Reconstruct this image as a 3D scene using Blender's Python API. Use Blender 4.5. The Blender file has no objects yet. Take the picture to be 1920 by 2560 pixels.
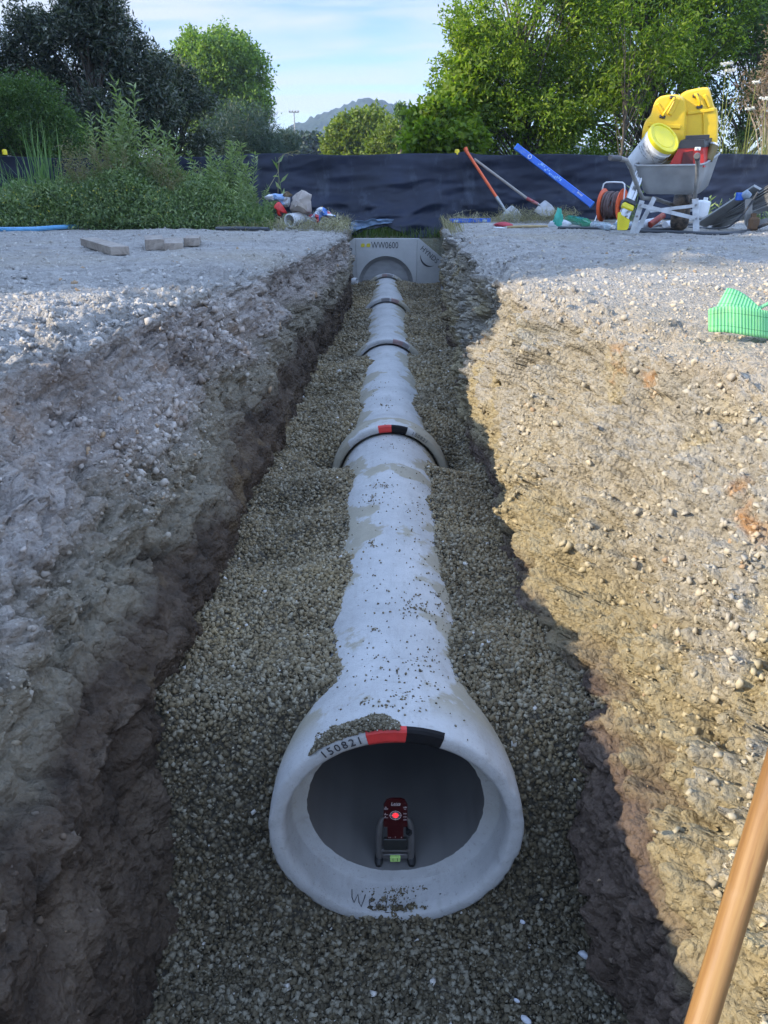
SKY_STR = 0.10
SUN_E = 3.3
EXPOSURE = 1.38
import bpy, bmesh, math, random
import numpy as np
from mathutils import Vector, Matrix, Euler
R = math.radians
S = bpy.context.scene
COL = S.collection
rnd = random.Random(7)
NR = np.random.default_rng(11)

# ---------------------------------------------------------------- camera model (eye at the origin, looking along +Y and down)
FPX = 1950.0
PITCH = math.atan((1280 - 440) / FPX)
CP, SP = math.cos(PITCH), math.sin(PITCH)
def ray(u, v):
    xc = (u - 960) / FPX; yc = -(v - 1280) / FPX
    return Vector((xc, CP + yc * SP, -SP + yc * CP))
def P(u, v, Y):
    d = ray(u, v); return d * (Y / d.y)
def ground_z(y):
    return -0.43 - 0.012 * min(max(y, -4), 14)
def G(u, v, dz=0.0):
    d = ray(u, v)
    t = (-0.43 + dz) / (d.z + 0.012 * d.y)
    p = d * t
    if p.y > 14: t = (ground_z(20) + dz) / d.z; p = d * t
    return p

# ---------------------------------------------------------------- tags
def tag(o, label=None, cat=None, group=None, kind=None):
    if label: o['label'] = label
    if cat: o['category'] = cat
    if group: o['group'] = group
    if kind: o['kind'] = kind
    return o
def empty(name, loc, label, cat, group=None):
    o = bpy.data.objects.new(name, None); COL.objects.link(o)
    o.location = loc; o.empty_display_size = 0.1
    return tag(o, label, cat, group)
def link(name, me, mat, parent=None, smooth=False):
    o = bpy.data.objects.new(name, me); COL.objects.link(o)
    if mat is not None:
        for m in (mat if isinstance(mat, (list, tuple)) else [mat]): me.materials.append(m)
    if parent is not None: o.parent = parent
    if smooth: me.polygons.foreach_set('use_smooth', np.ones(len(me.polygons), bool))
    return o
def np_mesh(name, V, F, k=None):
    """V (n,3); F (m,k) all faces with k corners"""
    V = np.asarray(V, np.float32); F = np.asarray(F, np.int32); k = F.shape[1]
    me = bpy.data.meshes.new(name)
    me.vertices.add(len(V)); me.vertices.foreach_set('co', V.ravel())
    me.loops.add(F.size); me.loops.foreach_set('vertex_index', F.ravel())
    me.polygons.add(len(F)); me.polygons.foreach_set('loop_start', np.arange(0, F.size, k, dtype=np.int32))
    me.update(calc_edges=True)
    return me

class MB:
    """collects shapes (world coordinates) and links them as one mesh"""
    def __init__(s): s.v = []; s.f = []; s.m = []; s.mi = 0
    def add(s, vs, fs):
        n = len(s.v); s.v += [Vector(p) for p in vs]
        s.f += [tuple(i + n for i in f) for f in fs]; s.m += [s.mi] * len(fs); return s
    def bm(s, bm, M=None):
        bm.verts.ensure_lookup_table(); bm.verts.index_update()
        vs = [(M @ v.co) if M is not None else v.co.copy() for v in bm.verts]
        fs = [[v.index for v in f.verts] for f in bm.faces]
        bm.free(); return s.add(vs, fs)
    def box(s, c, size, rot=None, bev=0.0, seg=1, taper=None):
        bm = bmesh.new(); bmesh.ops.create_cube(bm, size=1)
        for v in bm.verts:
            v.co = Vector((v.co.x * size[0], v.co.y * size[1], v.co.z * size[2]))
            if taper and v.co.z < 0: v.co.x *= taper; v.co.y *= taper
        if bev: bmesh.ops.bevel(bm, geom=bm.edges[:], offset=bev, segments=seg, affect='EDGES', profile=0.5)
        M = Matrix.Translation(c)
        if rot is not None: M = M @ (rot.to_matrix().to_4x4() if isinstance(rot, Euler) else rot.to_4x4())
        return s.bm(bm, M)
    def bar(s, a, b, w, t, up=(0, 0, 1), bev=0.0):
        a = Vector(a); b = Vector(b); d = (b - a); L = d.length; z = d.normalized()
        u = Vector(up); x = z.cross(u)
        if x.length < 1e-4: x = z.cross(Vector((1, 0, 0)))
        x.normalize(); y = x.cross(z).normalized()
        M = Matrix((x, y, z)).transposed()
        return s.box((a + b) / 2, (w, t, L), M, bev)
    def tube(s, pts, r, n=10, caps=True):
        pts = [Vector(p) for p in pts]; k = len(pts)
        rs = r if isinstance(r, (list, tuple)) else [r] * k
        vs = []; fs = []; prev = None
        for i, p in enumerate(pts):
            t = (pts[min(i + 1, k - 1)] - pts[max(i - 1, 0)]).normalized()
            if prev is None:
                a = t.cross(Vector((0, 0, 1)))
                if a.length < 1e-3: a = t.cross(Vector((1, 0, 0)))
            else: a = prev - t * prev.dot(t)
            a.normalize(); b = t.cross(a); prev = a
            for j in range(n):
                q = 2 * math.pi * j / n
                vs.append(p + (a * math.cos(q) + b * math.sin(q)) * rs[i])
        for i in range(k - 1):
            for j in range(n):
                fs.append((i * n + j, i * n + (j + 1) % n, (i + 1) * n + (j + 1) % n, (i + 1) * n + j))
        if caps: fs.append(tuple(range(n - 1, -1, -1))); fs.append(tuple((k - 1) * n + j for j in range(n)))
        return s.add(vs, fs)
    def lathe(s, prof, n, M, closed=False, a0=0.0, a1=2 * math.pi):
        """prof [(h,r)], axis = local Z of M"""
        full = abs(a1 - a0 - 2 * math.pi) < 1e-6
        cols = n if full else n + 1; vs = []; fs = []
        for (h, r) in prof:
            for j in range(cols):
                q = a0 + (a1 - a0) * j / n
                vs.append(M @ Vector((r * math.cos(q), r * math.sin(q), h)))
        K = len(prof)
        for i in range(K if closed else K - 1):
            i2 = (i + 1) % K
            for j in range(n if not full else n):
                j2 = (j + 1) % cols if full else j + 1
                fs.append((i * cols + j, i * cols + j2, i2 * cols + j2, i2 * cols + j))
        return s.add(vs, fs)
    def prism(s, poly, a, b, M):
        """polygon in local XY of M between z=a and z=b"""
        n = len(poly)
        vs = [M @ Vector((x, y, a)) for x, y in poly] + [M @ Vector((x, y, b)) for x, y in poly]
        fs = [tuple(range(n - 1, -1, -1)), tuple(range(n, 2 * n))] + [(i, (i + 1) % n, n + (i + 1) % n, n + i) for i in range(n)]
        return s.add(vs, fs)
    def loft(s, loops, cap0=True, cap1=True):
        n = len(loops[0]); vs = [Vector(p) for l in loops for p in l]; fs = []
        for i in range(len(loops) - 1):
            for j in range(n): fs.append((i * n + j, i * n + (j + 1) % n, (i + 1) * n + (j + 1) % n, (i + 1) * n + j))
        if cap0: fs.append(tuple(range(n - 1, -1, -1)))
        if cap1: fs.append(tuple((len(loops) - 1) * n + j for j in range(n)))
        return s.add(vs, fs)
    def build(s, name, mat, parent=None, smooth=False, angle=None):
        off = Vector(parent.matrix_basis.translation) if parent is not None else Vector((0, 0, 0))
        if parent is not None and parent.parent is not None: off = off + parent.parent.matrix_basis.translation
        if parent is None and s.v:
            xs = [p.x for p in s.v]; ys = [p.y for p in s.v]; zs = [p.z for p in s.v]
            off = Vector(((min(xs) + max(xs)) / 2, (min(ys) + max(ys)) / 2, min(zs)))
        me = bpy.data.meshes.new(name)
        me.from_pydata([p - off for p in s.v], [], s.f); me.update()
        me.polygons.foreach_set('material_index', s.m)
        bm = bmesh.new(); bm.from_mesh(me); bmesh.ops.recalc_face_normals(bm, faces=bm.faces[:])
        if smooth or angle:
            a = R(angle or 40)
            for f in bm.faces: f.smooth = True
            for e in bm.edges:
                if len(e.link_faces) == 2 and e.calc_face_angle(0) > a: e.smooth = False
        bm.to_mesh(me); bm.free()
        o = link(name, me, mat, parent)
        if parent is None: o.location = off
        return o

# ---------------------------------------------------------------- text as mesh
def text_geo(txt, size, depth=0.001):
    cu = bpy.data.curves.new('t', 'FONT'); cu.body = txt; cu.size = size; cu.extrude = depth; cu.align_x = 'CENTER'
    cu.resolution_u = 2
    o = bpy.data.objects.new('t', cu); COL.objects.link(o)
    bpy.context.view_layer.update()
    dg = bpy.context.evaluated_depsgraph_get()
    me = bpy.data.meshes.new_from_object(o.evaluated_get(dg))
    vs = [v.co.copy() for v in me.vertices]; fs = [tuple(p.vertices) for p in me.polygons]
    bpy.data.objects.remove(o); bpy.data.curves.remove(cu); bpy.data.meshes.remove(me)
    return vs, fs

# ---------------------------------------------------------------- numpy noise
def _hash(ix, iy, iz, seed):
    h = (ix.astype(np.int64) * 374761393 + iy.astype(np.int64) * 668265263 + iz.astype(np.int64) * 2147483647 + seed * 974634777) & 0xffffffff
    h = ((h ^ (h >> 13)) * 1274126177) & 0xffffffff
    h = (h ^ (h >> 16)) & 0xffffffff
    return h.astype(np.float64) / 4294967295.0
def vnoise(p, seed=0):
    p = np.asarray(p, np.float64); i = np.floor(p).astype(np.int64); f = p - i; f = f * f * (3 - 2 * f)
    out = 0
    for dx in (0, 1):
        wx = f[:, 0] if dx else 1 - f[:, 0]
        for dy in (0, 1):
            wy = f[:, 1] if dy else 1 - f[:, 1]
            for dz in (0, 1):
                wz = f[:, 2] if dz else 1 - f[:, 2]
                out = out + wx * wy * wz * _hash(i[:, 0] + dx, i[:, 1] + dy, i[:, 2] + dz, seed)
    return out
def fbm(p, octv=4, seed=0, gain=0.5):
    a = 1.0; s = 0; t = 0; p = np.array(p, np.float64)
    for o in range(octv):
        s = s + a * (vnoise(p, seed + o * 17) - 0.5) * 2; t += a; a *= gain; p = p * 2.03 + 11.7
    return s / t
def worley(p, seed=0):
    p = np.asarray(p, np.float64); b = np.floor(p - 0.5).astype(np.int64)
    d = np.full(len(p), 9.0); idd = np.zeros(len(p))
    for dx in (0, 1):
        for dy in (0, 1):
            for dz in (0, 1):
                ix, iy, iz = b[:, 0] + dx, b[:, 1] + dy, b[:, 2] + dz
                h = _hash(ix, iy, iz, seed)
                jx = ix + 0.5 + (h - 0.5) * 0.6; jy = iy + 0.5 + ((h * 57.31) % 1 - 0.5) * 0.6; jz = iz + 0.5 + ((h * 917.7) % 1 - 0.5) * 0.6
                q = (p[:, 0] - jx) ** 2 + (p[:, 1] - jy) ** 2 + (p[:, 2] - jz) ** 2
                m = q < d; d = np.where(m, q, d); idd = np.where(m, h, idd)
    return np.sqrt(d), idd
def facets(p, seed=0, tilt=1.0):
    """broken blocks: every cell is a flat face with its own height and tilt"""
    p = np.asarray(p, np.float64); b = np.floor(p - 0.5).astype(np.int64)
    d = np.full(len(p), 9.0); out = np.zeros(len(p))
    for dx in (0, 1):
        for dy in (0, 1):
            for dz in (0, 1):
                ix, iy, iz = b[:, 0] + dx, b[:, 1] + dy, b[:, 2] + dz
                h = _hash(ix, iy, iz, seed); h2 = (h * 57.31) % 1; h3 = (h * 917.7) % 1
                ex = p[:, 0] - (ix + 0.5 + (h - 0.5) * 0.6); ey = p[:, 1] - (iy + 0.5 + (h2 - 0.5) * 0.6); ez = p[:, 2] - (iz + 0.5 + (h3 - 0.5) * 0.6)
                q = ex * ex + ey * ey + ez * ez; v = ((h * 7.13) % 1 - 0.5) + tilt * (ex * (h2 - .5) + ey * (h3 - .5) + ez * (((h * 31.7) % 1) - .5)) * 1.6 - 0.9 * np.clip(q - .18, 0, 1)
                m = q < d; d = np.where(m, q, d); out = np.where(m, v, out)
    return out
def sstep(a, b, x):
    t = np.clip((x - a) / (b - a), 0, 1); return t * t * (3 - 2 * t)

# ---------------------------------------------------------------- materials
class NT:
    def __init__(s, name):
        s.m = bpy.data.materials.new(name); s.m.use_nodes = True
        s.t = s.m.node_tree; s.t.nodes.clear()
        s.out = s.t.nodes.new('ShaderNodeOutputMaterial')
        s.geo = s.t.nodes.new('ShaderNodeNewGeometry'); s.tc = s.t.nodes.new('ShaderNodeTexCoord')
        s.pos = s.geo.outputs['Position']; s.obj = s.tc.outputs['Object']
    def n(s, typ, **k):
        nd = s.t.nodes.new(typ)
        for a, b in k.items():
            if a in nd.inputs.keys() if not isinstance(a, int) else False: pass
            setattr(nd, a, b)
        return nd
    def set(s, sock, v):
        if isinstance(v, bpy.types.NodeSocket): s.t.links.new(v, sock)
        elif isinstance(v, (tuple, list)) and len(v) == 3 and sock.type == 'RGBA': sock.default_value = (*v, 1)
        else: sock.default_value = v
    def math(s, op, a, b=0.0, c=0.0, clamp=False):
        nd = s.n('ShaderNodeMath', operation=op, use_clamp=clamp)
        for i, x in enumerate((a, b, c)): s.set(nd.inputs[i], x)
        return nd.outputs[0]
    def noise(s, scale, detail=4, vec=None, rough=0.55, out='Fac', dist=0.0):
        nd = s.n('ShaderNodeTexNoise'); s.set(nd.inputs['Vector'], vec if vec is not None else s.pos)
        nd.inputs['Scale'].default_value = scale; nd.inputs['Detail'].default_value = detail
        nd.inputs['Roughness'].default_value = rough; nd.inputs['Distortion'].default_value = dist
        return nd.outputs[out]
    def vor(s, scale, vec=None, feature='F1', out='Distance', rand=1.0):
        nd = s.n('ShaderNodeTexVoronoi', feature=feature); s.set(nd.inputs['Vector'], vec if vec is not None else s.pos)
        nd.inputs['Scale'].default_value = scale; nd.inputs['Randomness'].default_value = rand
        return nd.outputs[out]
    def ramp(s, fac, stops, interp='LINEAR'):
        nd = s.n('ShaderNodeValToRGB'); cr = nd.color_ramp; cr.interpolation = interp
        while len(cr.elements) < len(stops): cr.elements.new(0.5)
        for e, (p, c) in zip(cr.elements, stops):
            e.position = p; e.color = (*c, 1) if isinstance(c, (tuple, list)) else (c, c, c, 1)
        s.set(nd.inputs[0], fac); return nd.outputs[0]
    def mix(s, f, a, b, mode='MIX'):
        nd = s.n('ShaderNodeMix', data_type='RGBA', blend_type=mode)
        s.set(nd.inputs[0], f); s.set(nd.inputs[6], a); s.set(nd.inputs[7], b); return nd.outputs[2]
    def mapr(s, x, a, b, c=0.0, d=1.0):
        nd = s.n('ShaderNodeMapRange'); nd.clamp = True
        s.set(nd.inputs[0], x)
        for i, q in zip((1, 2, 3, 4), (a, b, c, d)): nd.inputs[i].default_value = q
        return nd.outputs[0]
    def scale(s, vec, sc):
        nd = s.n('ShaderNodeMapping'); s.set(nd.inputs['Vector'], vec); nd.inputs['Scale'].default_value = sc; return nd.outputs[0]
    def sep(s, vec):
        nd = s.n('ShaderNodeSeparateXYZ'); s.set(nd.inputs[0], vec); return nd.outputs
    def bump(s, h, strength=0.5, dist=0.01):
        nd = s.n('ShaderNodeBump'); s.set(nd.inputs['Height'], h); nd.inputs['Strength'].default_value = strength
        nd.inputs['Distance'].default_value = dist; return nd.outputs[0]
    def bsdf(s, col, rough=0.7, metal=0.0, normal=None, spec=0.5, **kw):
        b = s.n('ShaderNodeBsdfPrincipled'); s.set(b.inputs['Base Color'], col); s.set(b.inputs['Roughness'], rough)
        s.set(b.inputs['Metallic'], metal); b.inputs['Specular IOR Level'].default_value = spec
        if normal is not None: s.set(b.inputs['Normal'], normal)
        for k, v in kw.items(): s.set(b.inputs[k.replace('_', ' ')], v)
        s.t.links.new(b.outputs[0], s.out.inputs[0]); return b
def simple(name, col, rough=0.6, metal=0.0, var=0.25, scale=12.0, bump=0.15, spec=0.5, dirt=None):
    m = NT(name)
    c = m.mix(m.ramp(m.noise(scale, 5, m.obj), [(0.3, 0.0), (0.7, 1.0)]), tuple(x * (1 - var) for x in col), tuple(min(1, x * (1 + var * 0.6)) for x in col))
    if dirt: c = m.mix(m.ramp(m.noise(scale * 0.6, 6, m.obj, 0.7), [(0.5, 0.0), (0.72, 0.85)]), c, dirt)
    nm = m.bump(m.noise(scale * 6, 3, m.obj), bump, 0.003) if bump else None
    m.bsdf(c, m.mapr(m.noise(scale * 2, 3, m.obj), 0.3, 0.7, rough * 0.8, min(1, rough * 1.2)), metal, nm, spec)
    return m.m

# ---------------------------------------------------------------- world, sun, camera
SUN_EL = R(23.5); SUN_A = R(19)
L = Vector((math.cos(SUN_A) * math.cos(SUN_EL), math.sin(SUN_A) * math.cos(SUN_EL), -math.sin(SUN_EL)))
w = bpy.data.worlds.new("World"); S.world = w; w.use_nodes = True
nt = w.node_tree; nt.nodes.clear()
def wn(t): return nt.nodes.new(t)
wo = wn('ShaderNodeOutputWorld'); bg = wn('ShaderNodeBackground'); sky = wn('ShaderNodeTexSky')
sky.sky_type = 'NISHITA'; sky.sun_disc = False; sky.sun_elevation = SUN_EL
sky.sun_rotation = math.atan2(-L.x, -L.y); sky.air_density = 0.85; sky.altitude = 2500; sky.dust_density = 0.25; sky.ozone_density = 2.0
tcw = wn('ShaderNodeTexCoord'); sp = wn('ShaderNodeSeparateXYZ'); nt.links.new(tcw.outputs['Generated'], sp.inputs[0])
# cirrus: project the direction on a high plane
ad = wn('ShaderNodeMath'); ad.operation = 'ADD'; ad.inputs[1].default_value = 0.18; nt.links.new(sp.outputs['Z'], ad.inputs[0])
mx = wn('ShaderNodeMath'); mx.operation = 'MAXIMUM'; mx.inputs[1].default_value = 0.05; nt.links.new(ad.outputs[0], mx.inputs[0])
dv = []
for k in ('X', 'Y'):
    d = wn('ShaderNodeMath'); d.operation = 'DIVIDE'; nt.links.new(sp.outputs[k], d.inputs[0]); nt.links.new(mx.outputs[0], d.inputs[1]); dv.append(d)
cb = wn('ShaderNodeCombineXYZ'); nt.links.new(dv[0].outputs[0], cb.inputs[0]); nt.links.new(dv[1].outputs[0], cb.inputs[1])
mp = wn('ShaderNodeMapping'); mp.inputs['Scale'].default_value = (0.55, 1.5, 1); mp.inputs['Rotation'].default_value = (0, 0, R(8)); mp.inputs['Location'].default_value = (0.4, 0.9, 0)
nt.links.new(cb.outputs[0], mp.inputs[0])
nz = wn('ShaderNodeTexNoise'); nz.inputs['Scale'].default_value = 2.0; nz.inputs['Detail'].default_value = 7; nz.inputs['Roughness'].default_value = 0.55; nz.inputs['Distortion'].default_value = 0.6
nt.links.new(mp.outputs[0], nz.inputs['Vector'])
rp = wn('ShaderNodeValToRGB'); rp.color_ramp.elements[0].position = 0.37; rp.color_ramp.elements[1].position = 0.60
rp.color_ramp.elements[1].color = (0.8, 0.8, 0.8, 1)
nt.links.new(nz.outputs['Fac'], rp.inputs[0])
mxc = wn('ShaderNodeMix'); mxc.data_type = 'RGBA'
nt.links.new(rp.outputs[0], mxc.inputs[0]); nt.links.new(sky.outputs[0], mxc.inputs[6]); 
# thin streaks low down, unseen brighter blue cloud added overhead as fill light
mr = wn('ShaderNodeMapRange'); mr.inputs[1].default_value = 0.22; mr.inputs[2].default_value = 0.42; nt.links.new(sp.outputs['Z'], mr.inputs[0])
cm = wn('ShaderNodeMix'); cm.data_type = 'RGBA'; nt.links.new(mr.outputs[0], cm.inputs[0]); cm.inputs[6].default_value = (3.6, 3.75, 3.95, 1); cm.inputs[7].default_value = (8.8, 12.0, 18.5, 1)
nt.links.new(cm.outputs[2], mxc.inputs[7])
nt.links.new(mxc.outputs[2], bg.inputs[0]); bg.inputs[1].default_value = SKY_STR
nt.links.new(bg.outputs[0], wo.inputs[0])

sl = bpy.data.lights.new('sun', 'SUN'); sl.energy = SUN_E; sl.angle = R(0.5); sl.color = (1.0, 0.865, 0.66)
so = bpy.data.objects.new('sun', sl); COL.objects.link(so); so.rotation_euler = L.to_track_quat('-Z', 'Y').to_euler(); so.location = (-20, -8, 12)

cam = bpy.data.cameras.new('camera'); co = bpy.data.objects.new('camera', cam); COL.objects.link(co)
co.location = (0, 0, 0); co.rotation_euler = (R(90) - PITCH, 0, 0)
cam.sensor_fit = 'VERTICAL'; cam.sensor_height = 36; cam.lens = 36 * FPX / 2560; cam.clip_start = 0.05; cam.clip_end = 6000
S.camera = co
S.view_settings.view_transform = 'Standard'; S.view_settings.look = 'None'; S.view_settings.exposure = EXPOSURE; S.view_settings.gamma = 1
S.cycles.use_denoising = True
# ---------------------------------------------------------------- ground, trench walls
def I(y, pts):
    a = np.array(pts); return np.interp(y, a[:, 0], a[:, 1])
XL = [(-4, -.58), (1.2, -.57), (1.8, -.565), (2.5, -.545), (3.5, -.545), (5, -.53), (7, -.46), (9, -.39), (11.2, -.46)]
TL = [(-4, -1.35), (1, -1.30), (2.4, -1.12), (3.3, -1.0), (4.2, -.90), (4.8, -.76), (7.1, -.55), (8.5, -.44), (11.2, -.52)]
XR = [(-4, .55), (1.4, .54), (1.8, .49), (2.7, .47), (4.5, .51), (7, .62), (9, .68), (11.2, .80)]
TR = [(-4, 1.3), (0, 1.25), (1, 1.15), (2.1, .98), (2.8, .80), (3.4, .68), (5, .66), (9.4, .76), (11.2, .88)]
def zg_of(y): return -0.43 - 0.012 * np.clip(y, -4, 14)

def axle(x0, x1, n, first):
    """n positions from x0 outwards to x1 growing geometrically from step `first`"""
    lo, hi = 1.0001, 3.0; D = abs(x1 - x0)
    for _ in range(60):
        q = (lo + hi) / 2
        if first * (q ** n - 1) / (q - 1) < D: lo = q
        else: hi = q
    k = np.arange(1, n + 1); d = first * (lo ** k - 1) / (lo - 1)
    return x0 + np.sign(x1 - x0) * d

rows = list(np.arange(-3.0, 0.6, 0.05))
y = 0.6
while y < 13.0: rows.append(y); y += 0.0030 * math.hypot(y, 0.9)
rows += list(axle(13.0, 940, 60, 0.12)); rows = np.array(rows)
wl = np.linspace(0, 1.45, 310)[1:]          # fraction of the depth down the left wall
wr = np.linspace(0, 1.45, 350)[1:]
gl = axle(0, 940, 200, 0.007)[::-1]        # distance left of the edge
gr = axle(0, 940, 190, 0.007)
nr = len(rows)
Yr = rows[:, None]
tl, xl, xr, tr = (I(rows, q)[:, None] for q in (TL, XL, XR, TR))
zg = zg_of(rows)[:, None]; zf = -1.5 - 0.008 * np.clip(rows, 0, 12)[:, None]
kd = np.interp(rows, [-4, 11.5, 11.62, 12.6, 15], [1, 1, .17, .15, 0])[:, None]   # trench closes behind the headwall
def gprof(w, a, e): return np.clip(w / a, 0, None) ** e
gL = np.where(wl < 0.70, 0.96 * (wl / 0.70) ** 1.02, 0.96 + 0.04 * (wl - 0.70) / 0.30)[None, :]
gR = np.where(wr < 0.80, 0.92 * (wr / 0.80) ** 0.95, 0.92 + 0.08 * (wr - 0.80) / 0.20)[None, :]
XLw = tl + (xl - tl) * np.minimum(gL, 1.03); ZLw = zg - wl[None, :] * (zg - zf)
XRw = tr + (xr - tr) * np.minimum(gR, 1.03); ZRw = zg - wr[None, :] * (zg - zf)
XLg = tl - gl[None, :]; XRg = tr + gr[None, :]
soft = lambda d: -0.05 * np.exp(-(d / 0.10) ** 1.0)
ZLg = zg + soft(gl[None, :]); ZRg = zg + soft(gr[None, :]) * 1.3
kk = kd
ZLw = zg + (ZLw - zg) * kk + soft(0) * np.exp(-wl[None, :] * 4); ZRw = zg + (ZRw - zg) * kk + soft(0) * 1.3 * np.exp(-wr[None, :] * 4)
nm_ = 8
XM = xl + (xr - xl) * (np.arange(1, nm_) / nm_)[None, :] + 0 * zg
ZM = (zg + (-2.02 - zg) * kk) + 0 * XM
X = np.concatenate([XLg, tl + 0 * zg, XLw, XM, XRw[:, ::-1], tr + 0 * zg, XRg], 1)
Z = np.concatenate([ZLg, zg + soft(0), ZLw, ZM, ZRw[:, ::-1], zg + soft(0) * 1.3, ZRg], 1)
Yg = Yr + 0 * X
nc = X.shape[1]
nL, nLw, nRw, nRg = len(gl), len(wl), len(wr), len(gr)
cL0, cW0, cW1 = nL, nL + 1, nL + 1 + nLw
cR0 = cW1 + nm_ - 1; cR1 = cR0 + nRw
side = np.zeros(nc); side[:cW1] = -1; side[cR0:] = 1
isw = np.zeros(nc); isw[cW0:cW1] = 1; isw[cR0:cR1] = 1
wfr = np.zeros(nc); wfr[cW0:cW1] = wl; wfr[cR0:cR1] = wr[::-1]; wfr[cW1:cR0] = 2
V = np.stack([X, Yg, Z], 2)
# normals of the base sheet
du = np.gradient(V, axis=1); dw = np.gradient(V, axis=0)
N_ = np.cross(du, dw); N_ /= np.linalg.norm(N_, axis=2, keepdims=True) + 1e-12
for _ in range(10): N_[:, 1:-1] = (N_[:, :-2] + N_[:, 2:] + N_[:, 1:-1]) / 3
N_ /= np.linalg.norm(N_, axis=2, keepdims=True) + 1e-12
p = V.reshape(-1, 3); n_ = N_.reshape(-1, 3)
sd = np.tile(side, nr); iw = np.tile(isw, nr); wf = np.tile(wfr, nr)
dist = np.hypot(p[:, 1], p[:, 0])
near = (np.abs(p[:, 0]) < 9) & (p[:, 1] > -1) & (p[:, 1] < 13.5)
D = np.zeros(len(p))
idx = np.where(near)[0]; q = p[idx]; sw = iw[idx]; s_ = sd[idx]; wv = wf[idx]
clay = sstep(-1.0, -1.14, q[:, 2] + 0.16 * fbm(q * [1.2, 1.2, 2], 3, 5) + np.where(s_ > 0, 0.20, 0.0))
wallamp = np.where(sw > 0, 1.0, 0.16)
edge = 0; edge = np.exp(-np.minimum(np.abs(q[:, 0] - np.interp(q[:, 1], *np.array(TL).T)), np.abs(q[:, 0] - np.interp(q[:, 1], *np.array(TR).T))) * 5)
wallamp = np.maximum(wallamp, 0.16 + 0.55 * edge)
big = fbm(q * [1.6, 1.6, 1.6], 3, 1) * 0.085 + fbm(q * [5, 5, 6], 3, 2) * 0.035
rid = (1 - np.abs(fbm(q * [7, 7, 9], 3, 12)) * 2.2); med = fbm(q * 15, 4, 3) * 0.026 + rid * 0.030 * sstep(-.2, .3, fbm(q * 1.7, 2, 13))
rug = sstep(-0.25, 0.35, fbm(q * 2.2, 2, 9))
w1, h1 = worley(q * 13 + 0.5 * fbm(q * 6, 2, 8)[:, None], 21)
w2, h2 = worley(q * 34, 22)
rock = (np.clip(0.75 - w1, 0, 1) ** 0.8) * (0.4 + h1) * 0.040 * rug + (np.clip(0.8 - w2, 0, 1)) * (h2 > .3) * 0.016
wq = q + 0.03 * np.stack([fbm(q * 11, 2, 91), fbm(q * 11, 2, 92), fbm(q * 11, 2, 93)], 1) + 0.006 * np.stack([fbm(q * 50, 1, 94), fbm(q * 50, 1, 95), fbm(q * 50, 1, 96)], 1)
mk = 0.35 + 0.65 * sstep(-.3, .25, fbm(q * 1.9, 2, 97))
fc = facets(wq * [8, 8, 10], 61) * 0.050 * mk + facets(wq * [19, 19, 23], 62) * 0.026 * mk + facets(wq * [46, 46, 50], 63) * 0.011
fc *= np.where((s_ > 0) & (sw > 0), 1.55, 1.0)
fc *= np.where(sw > 0, 1 - .62 * clay, .30 + .5 * edge)
dd = fc + big * wallamp + (med + rock * np.where(sw > 0, 1, .35)) * np.maximum(wallamp, .3) * (1 - 0.72 * clay)
# broken lip: the crust stands proud, the face under it has crumbled back
lipn = sstep(-.35, .3, fbm(q * [3.2, 3.2, 0], 3, 121)); dd += sw * lipn * (0.030 * np.exp(-((wv - .03) / .05) ** 2) - 0.065 * np.exp(-((wv - .17) / .09) ** 2))
# bucket tooth scrapes in the clay: ridges that run down the face
scr = fbm(q * [14, 14, 1.3], 3, 31); dd += clay * sw * (scr * 0.034 + fbm(q * 26, 3, 33) * 0.012 - 0.02 * np.clip(1 - np.abs(fbm(q * [9, 9, .8], 2, 34)) * 7, 0, 1))
# ragged holes
dd += fbm(q * 42, 3, 46) * 0.011 * (1 - .5 * clay) * np.maximum(sw, .35); crk = np.clip(1 - np.abs(fbm(q * [4.5, 4.5, 7], 3, 47)) * 14, 0, 1); dd -= crk ** 1.5 * 0.040 * sw * (1 - .6 * clay) * sstep(0, .4, fbm(q * 1.5, 2, 48) + .15)
hole = sstep(0.30, 0.62, fbm(q * [4, 4, 5], 3, 44)); dd -= hole * 0.045 * sw * (1 - clay * .5)
dd *= np.where(q[:, 1] > 11.55, 0.35, 1.0)
D[idx] = dd
p = p + n_ * D[:, None]
# ridge of spoil on the right bank
for (u, v, rx, ry, h) in [(1690, 668, .42, .22, .07), (1500, 690, .35, .2, .035), (1870, 640, .5, .3, .05), (1250, 600, .3, .5, .03)]:
    c = G(u, v); m = (iw < 1)
    p[:, 2] += np.where(m, h * np.exp(-((p[:, 0] - c.x) / rx) ** 2 - ((p[:, 1] - c.y) / ry) ** 2) * (0.6 + 0.8 * vnoise(p * 9, 3)), 0)
far = (p[:, 1] > 16); p[:, 2] += np.where(far, fbm(p * 0.05, 3, 6) * 0.25 * sstep(16, 40, p[:, 1]), 0)
GV = p.reshape(nr, nc, 3)
a = np.arange(nr * nc).reshape(nr, nc)
F = np.stack([a[:-1, :-1], a[:-1, 1:], a[1:, 1:], a[1:, :-1]], 2).reshape(-1, 4)

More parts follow.
